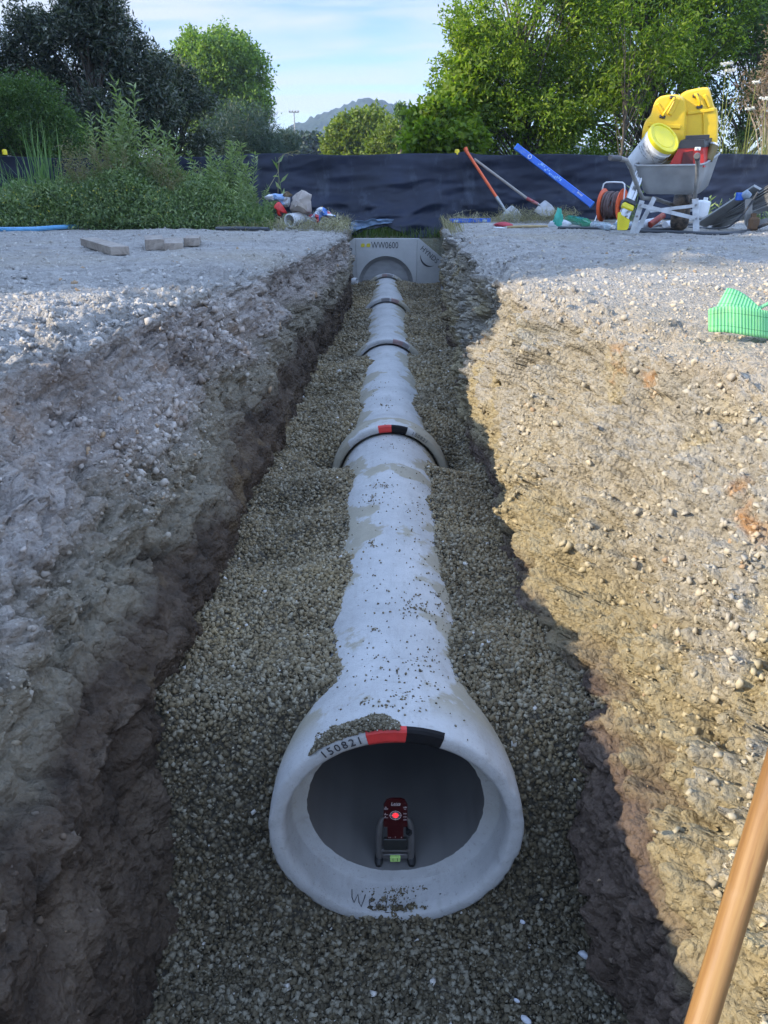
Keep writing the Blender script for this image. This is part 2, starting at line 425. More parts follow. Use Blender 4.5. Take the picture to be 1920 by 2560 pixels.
def earth_color(m):
    """colour of ground, stones and clods, from where they lie"""
    sp_ = m.sep(m.pos); x, y_, z = sp_[0], sp_[1], sp_[2]
    nz1 = m.noise(1.3, 5); nz2 = m.noise(6, 5); nz3 = m.noise(30, 4)
    right = m.mapr(x, -0.1, 0.1)
    # loose top gravel
    top = m.mix(m.ramp(nz2, [(0.3, 0.0), (0.7, 1.0)]), (0.30, 0.285, 0.265), (0.46, 0.44, 0.41))
    top = m.mix(m.ramp(m.noise(0.7, 4), [(0.5, 0.0), (0.65, 0.6)]), top, (0.40, 0.35, 0.27))
    top = m.mix(m.math('MULTIPLY', m.math('MULTIPLY', right, m.mapr(m.math('ADD', y_, m.math('MULTIPLY', nz1, 1.5)), 5.6, 3.6)), 0.85), top, m.mix(nz2, (0.33, 0.285, 0.215), (0.46, 0.40, 0.31)))
    # left bank: pinkish grey fill
    lw = m.ramp(nz1, [(0.25, (0.19, 0.155, 0.13)), (0.42, (0.33, 0.28, 0.245)), (0.58, (0.47, 0.42, 0.38)), (0.75, (0.27, 0.23, 0.185))])
    lw = m.mix(m.ramp(m.noise(2.6, 4), [(0.60, 0.0), (0.70, 0.55)]), lw, (0.42, 0.26, 0.15))
    # right bank: sandy
    rw = m.ramp(nz1, [(0.25, (0.27, 0.24, 0.18)), (0.40, (0.40, 0.355, 0.27)), (0.55, (0.36, 0.335, 0.285)), (0.70, (0.47, 0.41, 0.30))])
    rw = m.mix(m.ramp(m.noise(2.4, 4), [(0.56, 0.0), (0.66, 0.7)]), rw, (0.42, 0.34, 0.17))
    rw = m.mix(m.ramp(m.noise(3.1, 5), [(0.64, 0.0), (0.70, 0.8)]), rw, (0.42, 0.20, 0.06))
    rw = m.mix(m.ramp(m.noise(1.9, 3), [(0.60, 0.0), (0.66, 0.5)]), rw, (0.33, 0.34, 0.32))
    wall = m.mix(right, lw, rw)
    zz = m.math('ADD', z, m.math('MULTIPLY', m.math('SUBTRACT', nz1, 0.5), 0.5))
    # dark organic lens under the surface, olive sand, then clay
    olive = m.mix(right, (0.26, 0.225, 0.165), (0.36, 0.30, 0.18))
    zl = m.math('ADD', zz, m.math('MULTIPLY', right, 0.22))
    c = m.mix(m.mapr(zl, -0.80, -0.93), wall, olive)
    clay_ = m.ramp(nz2, [(0.3, (0.042, 0.030, 0.022)), (0.5, (0.092, 0.066, 0.047)), (0.72, (0.165, 0.125, 0.09))])
    clay_ = m.mix(m.ramp(m.noise(4, 4), [(0.60, 0.0), (0.70, 0.5)]), clay_, (0.24, 0.17, 0.09))
    clay_ = m.mix(m.math('MULTIPLY', right, 0.55), clay_, (0.20, 0.145, 0.115))
    c = m.mix(m.mapr(zl, -1.02, -1.12), c, clay_)
    zt = m.math('ADD', z, m.math('MULTIPLY', y_, 0.012))
    c = m.mix(m.mapr(m.math('ADD', zt, m.math('MULTIPLY', nz2, 0.1)), -0.475, -0.435), c, top)
    # grass land beyond the fence and inside the outlet channel
    gc = m.mix(nz2, (0.05, 0.075, 0.02), (0.13, 0.14, 0.05)); gc = m.mix(m.mapr(y_, 40, 120), gc, (0.30, 0.27, 0.12))
    c = m.mix(m.mapr(m.math('ADD', y_, m.math('MULTIPLY', nz1, 0.8)), 11.5, 12.6), c, gc)
    return c, nz3
m = NT('earth'); c, nz3 = earth_color(m)
c = m.mix(m.ramp(nz3, [(0.35, 0.45), (0.65, 0.0)]), c, m.mix(0.5, c, (0.03, 0.025, 0.02)))
vor = m.vor(150, out='Color'); sv = m.sep(vor)
c = m.mix(m.math('MULTIPLY', m.mapr(sv[0], 0.75, 1.0, 0, 0.35), m.mapr(m.sep(m.pos)[2], -1.1, -.9, .08, 1)), c, (0.56, 0.52, 0.46))
h = m.math('ADD', m.math('MULTIPLY', m.vor(70), -0.6), m.math('ADD', m.math('MULTIPLY', m.noise(45, 6, rough=0.7), 1.0), m.math('MULTIPLY', m.noise(160, 4), 0.4)))
m.bsdf(c, 0.92, 0, m.bump(h, 1.0, 0.018), 0.25)
EARTH = m.m
link('ground', np_mesh('ground', p, F), EARTH, smooth=True)['kind'] = 'structure'

# ---------------------------------------------------------------- stones helper
def ico():
    bm = bmesh.new(); bmesh.ops.create_icosphere(bm, subdivisions=1, radius=1)
    V = np.array([v.co[:] for v in bm.verts]); F = np.array([[v.index for v in f.verts] for f in bm.faces]); bm.free(); return V, F
ICV, ICF = ico()
def rot_mats(n):
    q = NR.normal(size=(n, 4)); q /= np.linalg.norm(q, axis=1, keepdims=True); w_, x, y, z = q.T
    return np.stack([1 - 2 * (y * y + z * z), 2 * (x * y - z * w_), 2 * (x * z + y * w_), 2 * (x * y + z * w_), 1 - 2 * (x * x + z * z), 2 * (y * z - x * w_),
                     2 * (x * z - y * w_), 2 * (y * z + x * w_), 1 - 2 * (x * x + y * y)], 1).reshape(n, 3, 3)
CHUNK = np.array([[sx, sy, sz] for sz in (-1, 1) for sy in (-1, 1) for sx in (-1, 1)], float)
CHF = np.array([[0, 2, 3], [0, 3, 1], [4, 5, 7], [4, 7, 6], [0, 1, 5], [0, 5, 4], [2, 6, 7], [2, 7, 3], [0, 4, 6], [0, 6, 2], [1, 3, 7], [1, 7, 5]])
def stones(name, C, r, mat, base='ico', rough=0.22, flat=0.65, normals=None, embed=0.0):
    n = len(C); BV, BF = (CHUNK * 0.62, CHF) if base == 'box' else (ICV, ICF)
    sc = np.stack([NR.uniform(0.8, 1.3, n), NR.uniform(0.6, 1.0, n), NR.uniform(flat * 0.6, flat * 1.3, n)], 1)
    V = BV[None] * (1 + NR.uniform(-rough, rough, (n, len(BV), 1 if base != 'box' else 3))) * sc[:, None, :]
    if base == 'chunk':   # squash each stone against a few random planes so that it gets flat broken faces
        V = V.copy()
        for _ in range(4):
            pn = NR.normal(size=(n, 1, 3)); pn /= np.linalg.norm(pn, axis=2, keepdims=True); dd_ = (V * pn).sum(2, keepdims=True) - NR.uniform(.35, .7, (n, 1, 1)); V = V - pn * np.maximum(dd_, 0)
    V = np.einsum('nij,nvj->nvi', rot_mats(n), V) * r[:, None, None] + C[:, None, :]
    F = (BF[None] + (np.arange(n) * len(BV))[:, None, None]).reshape(-1, 3)
    o = link(name, np_mesh(name, V.reshape(-1, 3), F), mat); o['kind'] = 'stuff'; return o
m = NT('clods'); c, nz3 = earth_color(m); ri = m.geo.outputs['Random Per Island']
c = m.mix(m.ramp(ri, [(0.0, 0.55), (0.35, 0.0), (1, 0.0)]), c, m.mix(1.0, c, (0.25, 0.23, 0.22), 'MULTIPLY'))
zc_ = m.sep(m.pos)[2]; rt_ = m.mapr(m.sep(m.pos)[0], -.1, .1)
c = m.mix(m.math('MULTIPLY', m.ramp(ri, [(0.62, 0.0), (0.8, 0.25), (1.0, 0.5)]), m.mapr(zc_, -1.15, -0.95, 0.25, 1.0)), c, m.mix(rt_, (0.50, 0.47, 0.43), (0.50, 0.43, 0.30)))
c = m.mix(m.math('GREATER_THAN', m.math('FRACT', m.math('MULTIPLY', ri, 37.0)), 0.985), c, (0.34, 0.24, 0.15))
m.bsdf(c, 0.9, 0, m.bump(m.noise(120, 4), 0.5, 0.004), 0.25)
CLOD = m.m

def scatter(rsel, csel, n, rmin, rmax, power, name, keep=None, falloff=1.4, lift=-0.05):
    A = GV[rsel[0]:rsel[1], csel[0]:csel[1]]
    e1 = A[:-1, 1:] - A[:-1, :-1]; e2 = A[1:, :-1] - A[:-1, :-1]
    area = np.linalg.norm(np.cross(e1, e2), axis=2)
    cy = A[:-1, :-1, 1]; wgt = area / np.maximum(np.hypot(cy, A[:-1, :-1, 0]), 1.0) ** falloff
    if keep is not None: wgt = wgt * keep(A[:-1, :-1])
    pr = (wgt / wgt.sum()).ravel(); k = NR.choice(len(pr), n, p=pr)
    i, j = np.unravel_index(k, area.shape)
    a_, b_ = NR.random((2, n, 1))
    C = A[i, j] + e1[i, j] * a_ + e2[i, j] * b_
    nn = np.cross(e1[i, j], e2[i, j]); nn /= np.linalg.norm(nn, axis=1, keepdims=True) + 1e-12
    r = rmin * (rmax / rmin) ** (NR.random(n) ** power)
    r *= np.clip(np.hypot(C[:, 1], C[:, 0]) / 2.4, 0.8, 1.6)
    C = C + nn * (r * lift)[:, None]
    h_ = NR.random(n) < 0.45
    o1 = stones(name, C[h_], r[h_], CLOD, base='chunk', rough=0.30, flat=0.6); stones(name, C[~h_], r[~h_] * 0.9, CLOD, base='box', rough=0.42, flat=0.6)
    return o1
i0 = int(np.searchsorted(rows, 0.6)); i1 = int(np.searchsorted(rows, 11.5))
pf = lambda sc, a, b, seed: (lambda A: sstep(a, b, fbm(A.reshape(-1, 3) * sc, 2, seed)).reshape(A.shape[:2]) + 0.08)
def upper(A, zc=-1.0, sc=2.0, seed=50): return pf(sc, -0.2, 0.3, seed)(A) * np.where(A[..., 2] > zc, 1, 0.06)
scatter((i0, i1), (cL0 - 150, cW0 + 5), 34000, 0.0028, 0.016, 2.6, 'top_gravel', lambda A: (A[..., 0] > -4.5) * (0.3 + 1.5 * np.exp(-((A[..., 1] - 2.6) / 1.0) ** 2)) * 1.0)
scatter((i0, i1), (cR1 - 5, cR1 + 140), 30000, 0.0028, 0.014, 2.6, 'top_gravel', lambda A: (A[..., 0] < 5) * 1.0)
scatter((i0, i1), (cW0, cW1), 26000, 0.0022, 0.020, 4.6, 'bank_rubble', lambda A: upper(A, -1.0))
scatter((i0, i1), (cR0, cR1), 26000, 0.0022, 0.020, 5.0, 'bank_rubble', lambda A: upper(A, -1.2, 2.0, 60))

# ---------------------------------------------------------------- pipe bedding gravel
AX = 0.03
def pipe_top(y): return -1.167 - 0.05 - 0.008 * (y - 1.444)
def bed_z(x, y):
    x = np.asarray(x, float); y = np.asarray(y, float)
    d = np.abs(x - AX); q = np.stack([x, y, 0 * x], -1).reshape(-1, 3)
    up = sstep(1.40, 1.76, y)
    z = -1.80 + up * (pipe_top(y) - 0.045 + 1.80)
    n1 = fbm(q * [0.9, 2.3, 1], 3, 71).reshape(x.shape); n2 = fbm(q * [3, 4.5, 1], 3, 72).reshape(x.shape)
    z = z + up * (n2 * 0.048 - 0.020 - 0.012 * sstep(4.5, 7, y) + n1 * 0.03 - 0.07 * sstep(0.2, 0.6, d) * 0.8)
    z = z + (1 - up) * (n2 * 0.02)
    # hollows left round the sockets
    for yy, dep in ((3.95, 0.17), (6.35, 0.03)):
        z = z - dep * np.exp(-((y - yy) / 0.25) ** 2) * sstep(0.12, 0.27, d) * (1 - 0.97 * sstep(0.33, 0.50, d))
    z = z + 0.03 * np.exp(-((y - 10.8) / 0.5) ** 2)
    # heaped against the walls
    z = z + 0.03 * sstep(0.45, 0.62, d)
    return z
ys = [0.2]
while ys[-1] < 11.6: ys.append(ys[-1] + max(0.01, 0.0045 * ys[-1] * 1.2))
ys = np.array([-3, -2, -1, -.4] + ys); xs = np.linspace(-1.0, 1.15, 230)
XX, YY = np.meshgrid(xs, ys); ZZ = bed_z(XX, YY)
q = np.stack([XX, YY, ZZ], 2).reshape(-1, 3)
q[:, 2] += fbm(q * 20, 3, 80) * 0.010 + np.clip(0.8 - worley(q * [45, 45, 1] * np.array([1, 1, 0]), 81)[0], 0, 1) * 0.008
a = np.arange(len(q)).reshape(XX.shape)
F = np.stack([a[:-1, :-1], a[:-1, 1:], a[1:, 1:], a[1:, :-1]], 2).reshape(-1, 4)
def bed_mat(name, isl):
    m = NT(name)
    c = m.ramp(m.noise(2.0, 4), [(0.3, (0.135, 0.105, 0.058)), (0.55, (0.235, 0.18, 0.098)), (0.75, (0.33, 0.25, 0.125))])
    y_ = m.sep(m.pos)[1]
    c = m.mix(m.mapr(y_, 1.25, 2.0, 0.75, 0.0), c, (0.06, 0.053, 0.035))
    if isl:
        ri = m.geo.outputs['Random Per Island']
        c = m.mix(m.ramp(ri, [(0, 0.8), (0.5, 0.0)]), c, m.mix(1.0, c, (0.35, 0.35, 0.36), 'MULTIPLY'))
        c = m.mix(m.ramp(ri, [(0.55, 0.0), (1.0, 0.55)]), c, (0.36, 0.34, 0.27))
        c = m.mix(m.math('GREATER_THAN', m.math('FRACT', m.math('MULTIPLY', ri, 53.0)), 0.997), c, (0.5, 0.48, 0.44))
    else:
        c = m.mix(0.35, c, (0.05, 0.045, 0.035))
    if isl: nb = m.bump(m.noise(140, 4), 0.5, 0.004)
    else:
        vc = m.sep(m.vor(75, out='Color')); c = m.mix(m.ramp(m.vor(75), [(0.25, 0.0), (0.7, 0.85)]), m.mix(m.mapr(vc[0], .3, 1, 0, .5), c, (0.30, 0.26, 0.18)), (0.015, 0.014, 0.011)); nb = m.bump(m.vor(75), 1.0, -0.012)
    m.bsdf(c, 0.75, 0, nb, 0.4); return m.m
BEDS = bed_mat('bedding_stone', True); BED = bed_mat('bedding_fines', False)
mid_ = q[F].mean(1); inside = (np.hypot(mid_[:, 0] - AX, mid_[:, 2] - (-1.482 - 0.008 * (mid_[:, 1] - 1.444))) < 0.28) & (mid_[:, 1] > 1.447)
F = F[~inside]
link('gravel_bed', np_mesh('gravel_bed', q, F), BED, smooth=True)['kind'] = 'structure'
n = 215000
yy = 0.75 * (11.5 / 0.75) ** (NR.random(n) ** 0.92); xx = NR.uniform(-0.75, 0.98, n)
ok = np.interp(yy, *np.array(XL).T) - .12 < xx; ok &= xx < np.interp(yy, *np.array(XR).T) + .12; yy = yy[ok]; xx = xx[ok]
rr = 0.0027 * (4.3 ** NR.random(len(yy)) ** 1.4) * np.clip(yy / 3.2, 1, 1.7)
zz = bed_z(xx, yy) + rr * 0.3 + 0.003
# keep stones off the crown of the pipes
rad = np.where((yy % 2.44 > 1.40) & (yy % 2.44 < 1.60), 0.31, 0.262)
dz_ = np.sqrt(np.maximum(0, (rad) ** 2 - (xx - AX) ** 2)); top_ = pipe_top(yy) - 0.265 + dz_
ins_ = np.hypot(xx - AX, zz - (-1.482 - 0.008 * (yy - 1.444))) < np.where(yy < 1.46, 0.0, rad - 0.004)
ok = ~ins_
yy, xx, zz, rr = yy[ok], xx[ok], zz[ok], rr[ok]
stones('bedding_gravel', np.stack([xx, yy, zz], 1), rr, BEDS, base='box', rough=0.35, flat=0.7)
# ---------------------------------------------------------------- concrete pipes
m = NT('pipe_concrete')
x, y_, z = m.sep(m.pos)
base = m.mix(m.ramp(m.noise(5, 6, rough=0.65), [(0.3, 0.0), (0.7, 1.0)]), (0.34, 0.34, 0.335), (0.46, 0.46, 0.455))
base = m.mix(m.ramp(m.noise(90, 3), [(0.60, 0.0), (0.72, 0.5)]), base, (0.25, 0.24, 0.22))
base = m.mix(m.ramp(m.noise(30, 6, m.scale(m.pos, (1, .25, 1)), .7), [(0.52, 0.0), (0.70, 0.45)]), base, (0.28, 0.27, 0.25))
# splashed wet fines on the flanks
fl = m.math('ADD', m.math('MULTIPLY', m.math('ABSOLUTE', m.math('SUBTRACT', x, 0.03)), 3.6), m.math('MULTIPLY', m.noise(3.1, 6, rough=0.6), 3.2))
wet = m.ramp(fl, [(0.0, 0.0), (1.0, 0.0)])
wet = m.mapr(fl, 2.08, 2.18)
wet = m.math('MULTIPLY', wet, m.mapr(z, -1.60, -1.50))
wet = m.math('MULTIPLY', wet, m.mapr(y_, 1.50, 1.60))
base = m.mix(m.math('MULTIPLY', wet, 0.8), base, m.mix(m.noise(20, 4), (0.23, 0.205, 0.145), (0.32, 0.285, 0.20)))
sp_ = m.math('MULTIPLY', m.ramp(m.vor(150), [(0.0, 1.0), (0.20, 0.0)]), m.ramp(m.noise(4, 3), [(0.45, 0.0), (0.6, 1.0)]))
base = m.mix(m.math('MULTIPLY', sp_, 0.75), base, (0.10, 0.09, 0.07))
m.bsdf(base, 0.85, 0, m.bump(m.math('ADD', m.noise(220, 3), m.math('MULTIPLY', m.noise(25, 5), 1.5)), 0.35, 0.004), 0.3)
PIPE = m.m
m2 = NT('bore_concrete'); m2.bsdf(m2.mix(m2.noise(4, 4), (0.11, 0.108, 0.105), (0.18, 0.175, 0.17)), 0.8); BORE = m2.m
RED = simple('paint_red', (0.55, 0.035, 0.03), 0.6, var=0.2, scale=30)
BLACKP = simple('paint_black', (0.010, 0.010, 0.011), 0.8, var=0.3, scale=30, spec=.2)
REDM = simple('muddy_red', (0.26, 0.17, 0.16), 0.8, scale=20, dirt=(.3, .29, .28)); GREYP = simple('muddy_black', (0.19, 0.18, 0.18), 0.8, scale=20, dirt=(.3, .29, .28))
INK = simple('ink', (0.035, 0.035, 0.04), 0.7, bump=0)
MYL = Matrix(((1, 0, 0), (0, 0, 1), (0, -1, 0))).to_4x4()   # local Z -> world Y, local Y -> world -Z
def axisM(c):                                               # local Z along +Y (away), local X = world X
    M = Matrix(((1, 0, 0, c[0]), (0, 0, 1, c[1]), (0, 1, 0, c[2]), (0, 0, 0, 1)))
    return M                                                # local Y = world Z
def ax_z(Y): return -1.167 - 0.315 - 0.008 * (Y - 1.444)
def jit(M, k): return M
pipe_labels = [
 'nearest concrete pipe with its open bell end holding the red laser target',
 'second concrete pipe, date and red and black paint on its wide exposed socket rim',
 'third concrete pipe with only a thin cap of its socket rim showing above the gravel',
 'fourth concrete pipe, in front of the last short length before the headwall',
 'last concrete pipe entering the round opening of the concrete headwall']
ang = lambda dx, r=0.295: math.asin(dx / r)
pipes = []
for k in range(5):
    Y0 = 1.444 + 2.44 * k; cz = ax_z(Y0)
    root = empty('concrete_pipe', (AX, Y0, cz - 0.315), pipe_labels[k], 'pipe', 'concrete pipes laid in the trench'); pipes.append(root)
    LEN = 2.53 if k < 4 else 0.45
    M = axisM((AX, Y0, cz))
    M = M @ Matrix.Rotation(0.008 * 1.0, 4, 'X')
    mb = MB()
    prof = [(0.004, 0.277), (0.0, 0.284), (0.0, 0.306), (0.004, 0.3125), (0.012, 0.315), (0.05, 0.3155), (0.11, 0.3145), (0.16, 0.309), (0.21, 0.299), (0.26, 0.287), (0.31, 0.277), (0.35, 0.2705),
            (0.363, 0.2695), (0.366, 0.2665), (0.370, 0.2665), (0.373, 0.2655), (0.45, 0.2645), (0.8, 0.264), (1.3, 0.264), (1.8, 0.264), (LEN - 0.004, 0.264), (LEN, 0.260)]
    if k == 4: prof = [q for q in prof if q[0] < LEN - .01] + [(LEN, 0.262)]
    prof += [(LEN, 0.230), (LEN - 0.004, 0.226)]
    if k < 4: prof += [(1.5, 0.226), (0.8, 0.226)]
    prof += [(0.115, 0.226), (0.098, 0.2275), (0.095, 0.236), (0.093, 0.262), (0.085, 0.268), (0.03, 0.2715)]
    mb.lathe(prof, 160, M, closed=True)
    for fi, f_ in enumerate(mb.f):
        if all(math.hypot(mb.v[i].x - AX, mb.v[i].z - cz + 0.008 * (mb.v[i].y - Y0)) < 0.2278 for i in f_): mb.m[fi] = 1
    # worn, chipped rim
    v = np.array([q[:] for q in mb.v]); d = fbm(v * 45, 3, 90 + k) * 0.0014 + fbm(v * 9, 2, 95) * 0.0004
    rimv = np.abs(np.hypot(v[:, 0] - AX, v[:, 2] - cz) - 0.309) < 0.008
    d -= np.where(rimv & (v[:, 1] < Y0 + 0.02), np.clip(fbm(v * 26, 3, 97 + k), 0, 1) * 0.010, 0)
    lip = (np.abs(np.hypot(v[:, 0] - AX, v[:, 2] - cz) - 0.231) < 0.007) & (v[:, 1] < Y0 + 0.14)
    rad = v - np.array([AX, 0, cz]); rad[:, 1] = 0; rad /= np.linalg.norm(rad, axis=1, keepdims=True)
    v = v + rad * (d + np.where(lip, fbm(v * 60, 2, 99) * 0.004, 0))[:, None]
    mb.v = [Vector(q) for q in v]
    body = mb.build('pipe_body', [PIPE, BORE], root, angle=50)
    # painted alignment marks on the rim, wrapping a little over the outside
    if True:
        spans = [(-0.069, 0.020), (0.020, 0.104)] if k == 0 else [(-0.058, 0.0085), (0.0085, 0.088)]
        if k == 2: spans = [(0.04, 0.12), (0.12, 0.17)]
        if k == 3: spans = [(-0.06, 0.03), (0.05, 0.13)]
        for (xa, xb), mt in zip(spans, (RED, BLACKP) if k < 2 else (REDM, GREYP) if k != 3 else (GREYP, REDM)):
            mb = MB(); a0 = math.pi / 2 - ang(xb); a1 = math.pi / 2 - ang(xa)
            mb.lathe([(0.012, 0.3163), (0.003, 0.3140), (-0.0012, 0.3075), (-0.0016, 0.284), (0.002, 0.2768), (0.004, 0.2768), (0.004, 0.30), (0.006, 0.312), (0.012, 0.3150)], 14, M, closed=True, a0=a0, a1=a1)
            v = np.array([q[:] for q in mb.v]); mb.v = [Vector(q) for q in (v + np.stack([fbm(v * 80, 2, 3) * 0.003, 0 * v[:, 0], 0 * v[:, 0]], 1))]
            mb.build('paint_mark', mt, root)
    if k < 2:
        mb = MB(); a_s = (ang(-0.168), ang(-0.085)) if k == 0 else (ang(0.12), ang(0.19))
        for i, ch in enumerate('150821'):
            t = a_s[0] + (a_s[1] - a_s[0]) * i / 5
            vs, fs = text_geo(ch, 0.030 if k == 0 else 0.026, 0.0006)
            c = Vector((AX + 0.289 * math.sin(t), Y0 - 0.0012, cz + 0.289 * math.cos(t)))
            Mc = Matrix.Translation(c) @ Matrix.Rotation(t, 4, 'Y') @ Matrix.Rotation(math.pi / 2, 4, 'X')
            mb.add([Mc @ q for q in vs], fs)
        mb.build('date_stamp', INK, root)
    if k == 0:
        # handwriting inside the lower lip: W e d  (as a pen line)
        def onlip(u, v):
            # pixel -> point on the inner socket cylinder radius .271
            d = ray(u, v); o = Vector((0, 0, 0)); a = d.x ** 2 + d.z ** 2; b = -2 * (d.x * AX + d.z * cz); c = AX ** 2 + cz ** 2 - 0.2702 ** 2
            t = (-b + math.sqrt(max(0, b * b - 4 * a * c))) / (2 * a); return d * t
        mb = MB()
        sc = 1 / 7.541
        strokes = [[(150, 250), (150, 400), (190, 500), (262, 345), (285, 500), (325, 578), (370, 460), (405, 350)],
                   [(480, 500), (560, 470), (530, 420), (480, 440), (478, 520), (510, 600), (560, 650), (612, 640), (612, 560)],
                   [(615, 560), (640, 480), (690, 570)],
                   [(820, 360), (808, 480), (785, 580), (770, 660)], [(800, 420), (700, 440), (690, 470), (800, 475)],
                   [(700, 640), (705, 590), (750, 580), (770, 630)]]
        for st in strokes:
            mb.tube([onlip(860 + a * sc, 2190 + b * sc) for a, b in st], 0.0010, 5)
        mb.build('pen_scribble', INK, root)
# crumbs of bedding gravel lying on the pipes and inside the first socket
C = []; Rr = []
def on_pipe(x, y, r_):
    Y = y; k = (Y - 1.444) % 2.44
    pr = np.interp(k, [0, .11, .21, .35, .37, 2.44], [.3155, .3145, .299, .2705, .2655, .264])
    d = pr ** 2 - (x - AX) ** 2
    return ax_z(Y) + math.sqrt(max(d, 0)) + r_ * 0.4
for i in range(2600):      # the heap on the left of the red mark
    px = rnd.uniform(-.175, .035); t = (px + .175) / .21; dep_ = (.055 * math.sin(math.pi * min(1, t * .96)) ** .5 + .004) * (.75 + .5 * float(vnoise(np.array([[px * 40, 0, 0]]), 5)[0]))
    if t < .25 and rnd.random() < .6: continue
    q_ = rnd.random(); y = 1.446 + dep_ * q_; r_ = rnd.uniform(.0022, .0052)
    C.append((px, y, on_pipe(px, y, r_) + rnd.random() ** 1.5 * .016 * math.sin(math.pi * min(1, t)) * math.sin(math.pi * min(1, q_ + .15)))); Rr.append(r_)
for (u0, v0, su, sv, n) in [(795, 1862, 18, 8, 130), (815, 1845, 26, 9, 120), (1010, 1740, 20, 6, 24), (940, 1760, 40, 10, 24), (1035, 1520, 30, 16, 60), (935, 1575, 6, 4, 10), (1050, 1655, 25, 20, 26),
                            (1100, 1500, 22, 40, 60), (930, 1360, 12, 5, 22), (925, 1250, 20, 8, 40), (950, 1215, 16, 3, 40), (1040, 1240, 40, 60, 90), (1000, 1100, 60, 20, 40), (960, 1015, 10, 4, 16), (960, 985, 40, 30, 40), (1000, 1420, 90, 160, 180), (1000, 1700, 110, 60, 150), (830, 1130, 20, 8, 20)]:
    for i in range(n):
        u = rnd.gauss(u0, su); v = rnd.gauss(v0, sv); d = ray(u, v); y = 2.0
        ok = True
        for _ in range(25):
            x = d.x / d.y * y
            if abs(x - AX) > 0.25: ok = False; break
            y = 0.5 * y + 0.5 * d.y * (on_pipe(x, y, 0) / d.z)
        if ok and y > 1.46:
            r_ = rnd.uniform(.0018, .0045); x = d.x / d.y * y; C.append((x, y, on_pipe(x, y, r_))); Rr.append(r_)
sc = 1 / 7.541
for (a, b, s, n) in [(940, 600, 40, 60), (915, 720, 22, 40), (920, 820, 22, 30), (1080, 290, 60, 60), (930, 270, 25, 16), (930, 450, 45, 40), (540, 270, 60, 12), (780, 290, 40, 10), (1510, 240, 25, 14), (1500, 600, 40, 20), (1270, 520, 15, 5), (1350, 560, 18, 6), (1190, 660, 15, 5), (1060, 780, 25, 14), (520, 450, 25, 14), (750, 440, 40, 30), (650, 580, 30, 20), (740, 600, 40, 20), (570, 660, 25, 14), (1300, 250, 60, 10), (345, 290, 10, 4), (1200, 450, 200, 20)]:
    for i in range(n):
        u = 860 + rnd.gauss(a, s) * sc; v = 2190 + rnd.gauss(b, s * .8) * sc
        d = ray(u, v); a_ = d.x ** 2 + d.z ** 2; cz = ax_z(1.49); b_ = -2 * (d.x * AX + d.z * cz); c_ = AX ** 2 + cz ** 2 - .2702 ** 2
        t = (-b_ + math.sqrt(max(0, b_ * b_ - 4 * a_ * c_))) / (2 * a_); pt = d * t
        if 1.446 < pt.y < 1.54: C.append((pt.x, pt.y, pt.z + .001)); Rr.append(rnd.uniform(.0012, .0034))
stones('gravel_crumbs', np.array(C), np.array(Rr), BEDS, base='box', rough=0.35)

# ---------------------------------------------------------------- laser target standing in the first bore
bz = ax_z(1.57) - 0.226
GREYM = simple('cast_metal', (0.20, 0.19, 0.185), 0.45, 0.7, bump=0.1); RUB = simple('rubber', (0.012, 0.012, 0.013), 0.6, bump=0)
t = empty('laser_target', (AX, 1.58, bz), 'small red laser alignment target on a metal stand inside the nearest pipe', 'laser target')
mb = MB()
for s in (-1, 1):
    mb.tube([(AX + s * .043, 1.562, bz + .02), (AX + s * .043, 1.565, bz + .075), (AX + s * .041, 1.568, bz + .125), (AX + s * .034, 1.570, bz + .150), (AX + s * .024, 1.572, bz + .158)], [.0085, .0095, .0095, .008, .006], 10)
mb.box((AX, 1.560, bz + .052), (.074, .010, .010), bev=.002)
mb.box((AX, 1.566, bz + .028), (.070, .014, .016), bev=.002)
mb.tube([(AX + .037, 1.556, bz + .02), (AX + .037, 1.558, bz + .10)], .0025, 8)
mb.build('stand', GREYM, t, angle=40)
for s in (-1, 1):
    mb = MB(); mb.tube([(AX + s * .044, 1.545, bz + .010), (AX + s * .044, 1.552, bz + .012), (AX + s * .044, 1.563, bz + .018), (AX + s * .044, 1.570, bz + .032)], [.007, .0105, .0115, .009], 14)
    mb.build('rubber_foot', RUB, t, smooth=True)
mb = MB(); mb.tube([(AX + .036, 1.553, bz + .118), (AX + .036, 1.575, bz + .118)], .0085, 14); mb.tube([(AX + .036, 1.548, bz + .118), (AX + .036, 1.553, bz + .118)], .005, 10); mb.build('clamp_knob', RUB, t, angle=40)
mb = MB(); mb.box((AX, 1.560, bz + .075), (.062, .012, .040), bev=.002); mb.build('lower_block', simple('black_plastic', (0.02, 0.02, 0.018), 0.5), t)
m = NT('red_acrylic'); m.bsdf((0.045, 0.004, 0.006), 0.18, 0, None, 0.6); ACR = m.m
yf = 1.553
mb = MB(); w_ = .031
poly = [(-w_, .140), (w_, .140), (w_, .215), (w_ * .75, .231), (w_ * .4, .236), (-w_ * .4, .236), (-w_ * .75, .231), (-w_, .215)]
Mp = Matrix(((1, 0, 0, AX), (0, 0, 1, yf), (0, 1, 0, bz), (0, 0, 0, 1)))
mb.prism(poly, 0, .004, Mp); mb.prism([(-.021, .098), (.021, .098), (.021, .1398), (-.021, .1398)], 0, .004, Mp)
plate = mb.build('target_plate', ACR, t)
WHT = simple('white_print', (0.55, 0.52, 0.50), 0.5, bump=0)
mb = MB(); zc = .180
for r0, r1 in ((.0138, .0150), (.0095, .0104)):
    mb.lathe([(-.0006, r0), (-.0006, r1), (-.0002, r1), (-.0002, r0)], 40, Matrix(((1, 0, 0, AX), (0, 0, 1, yf), (0, 1, 0, bz + zc), (0, 0, 0, 1))), closed=True)
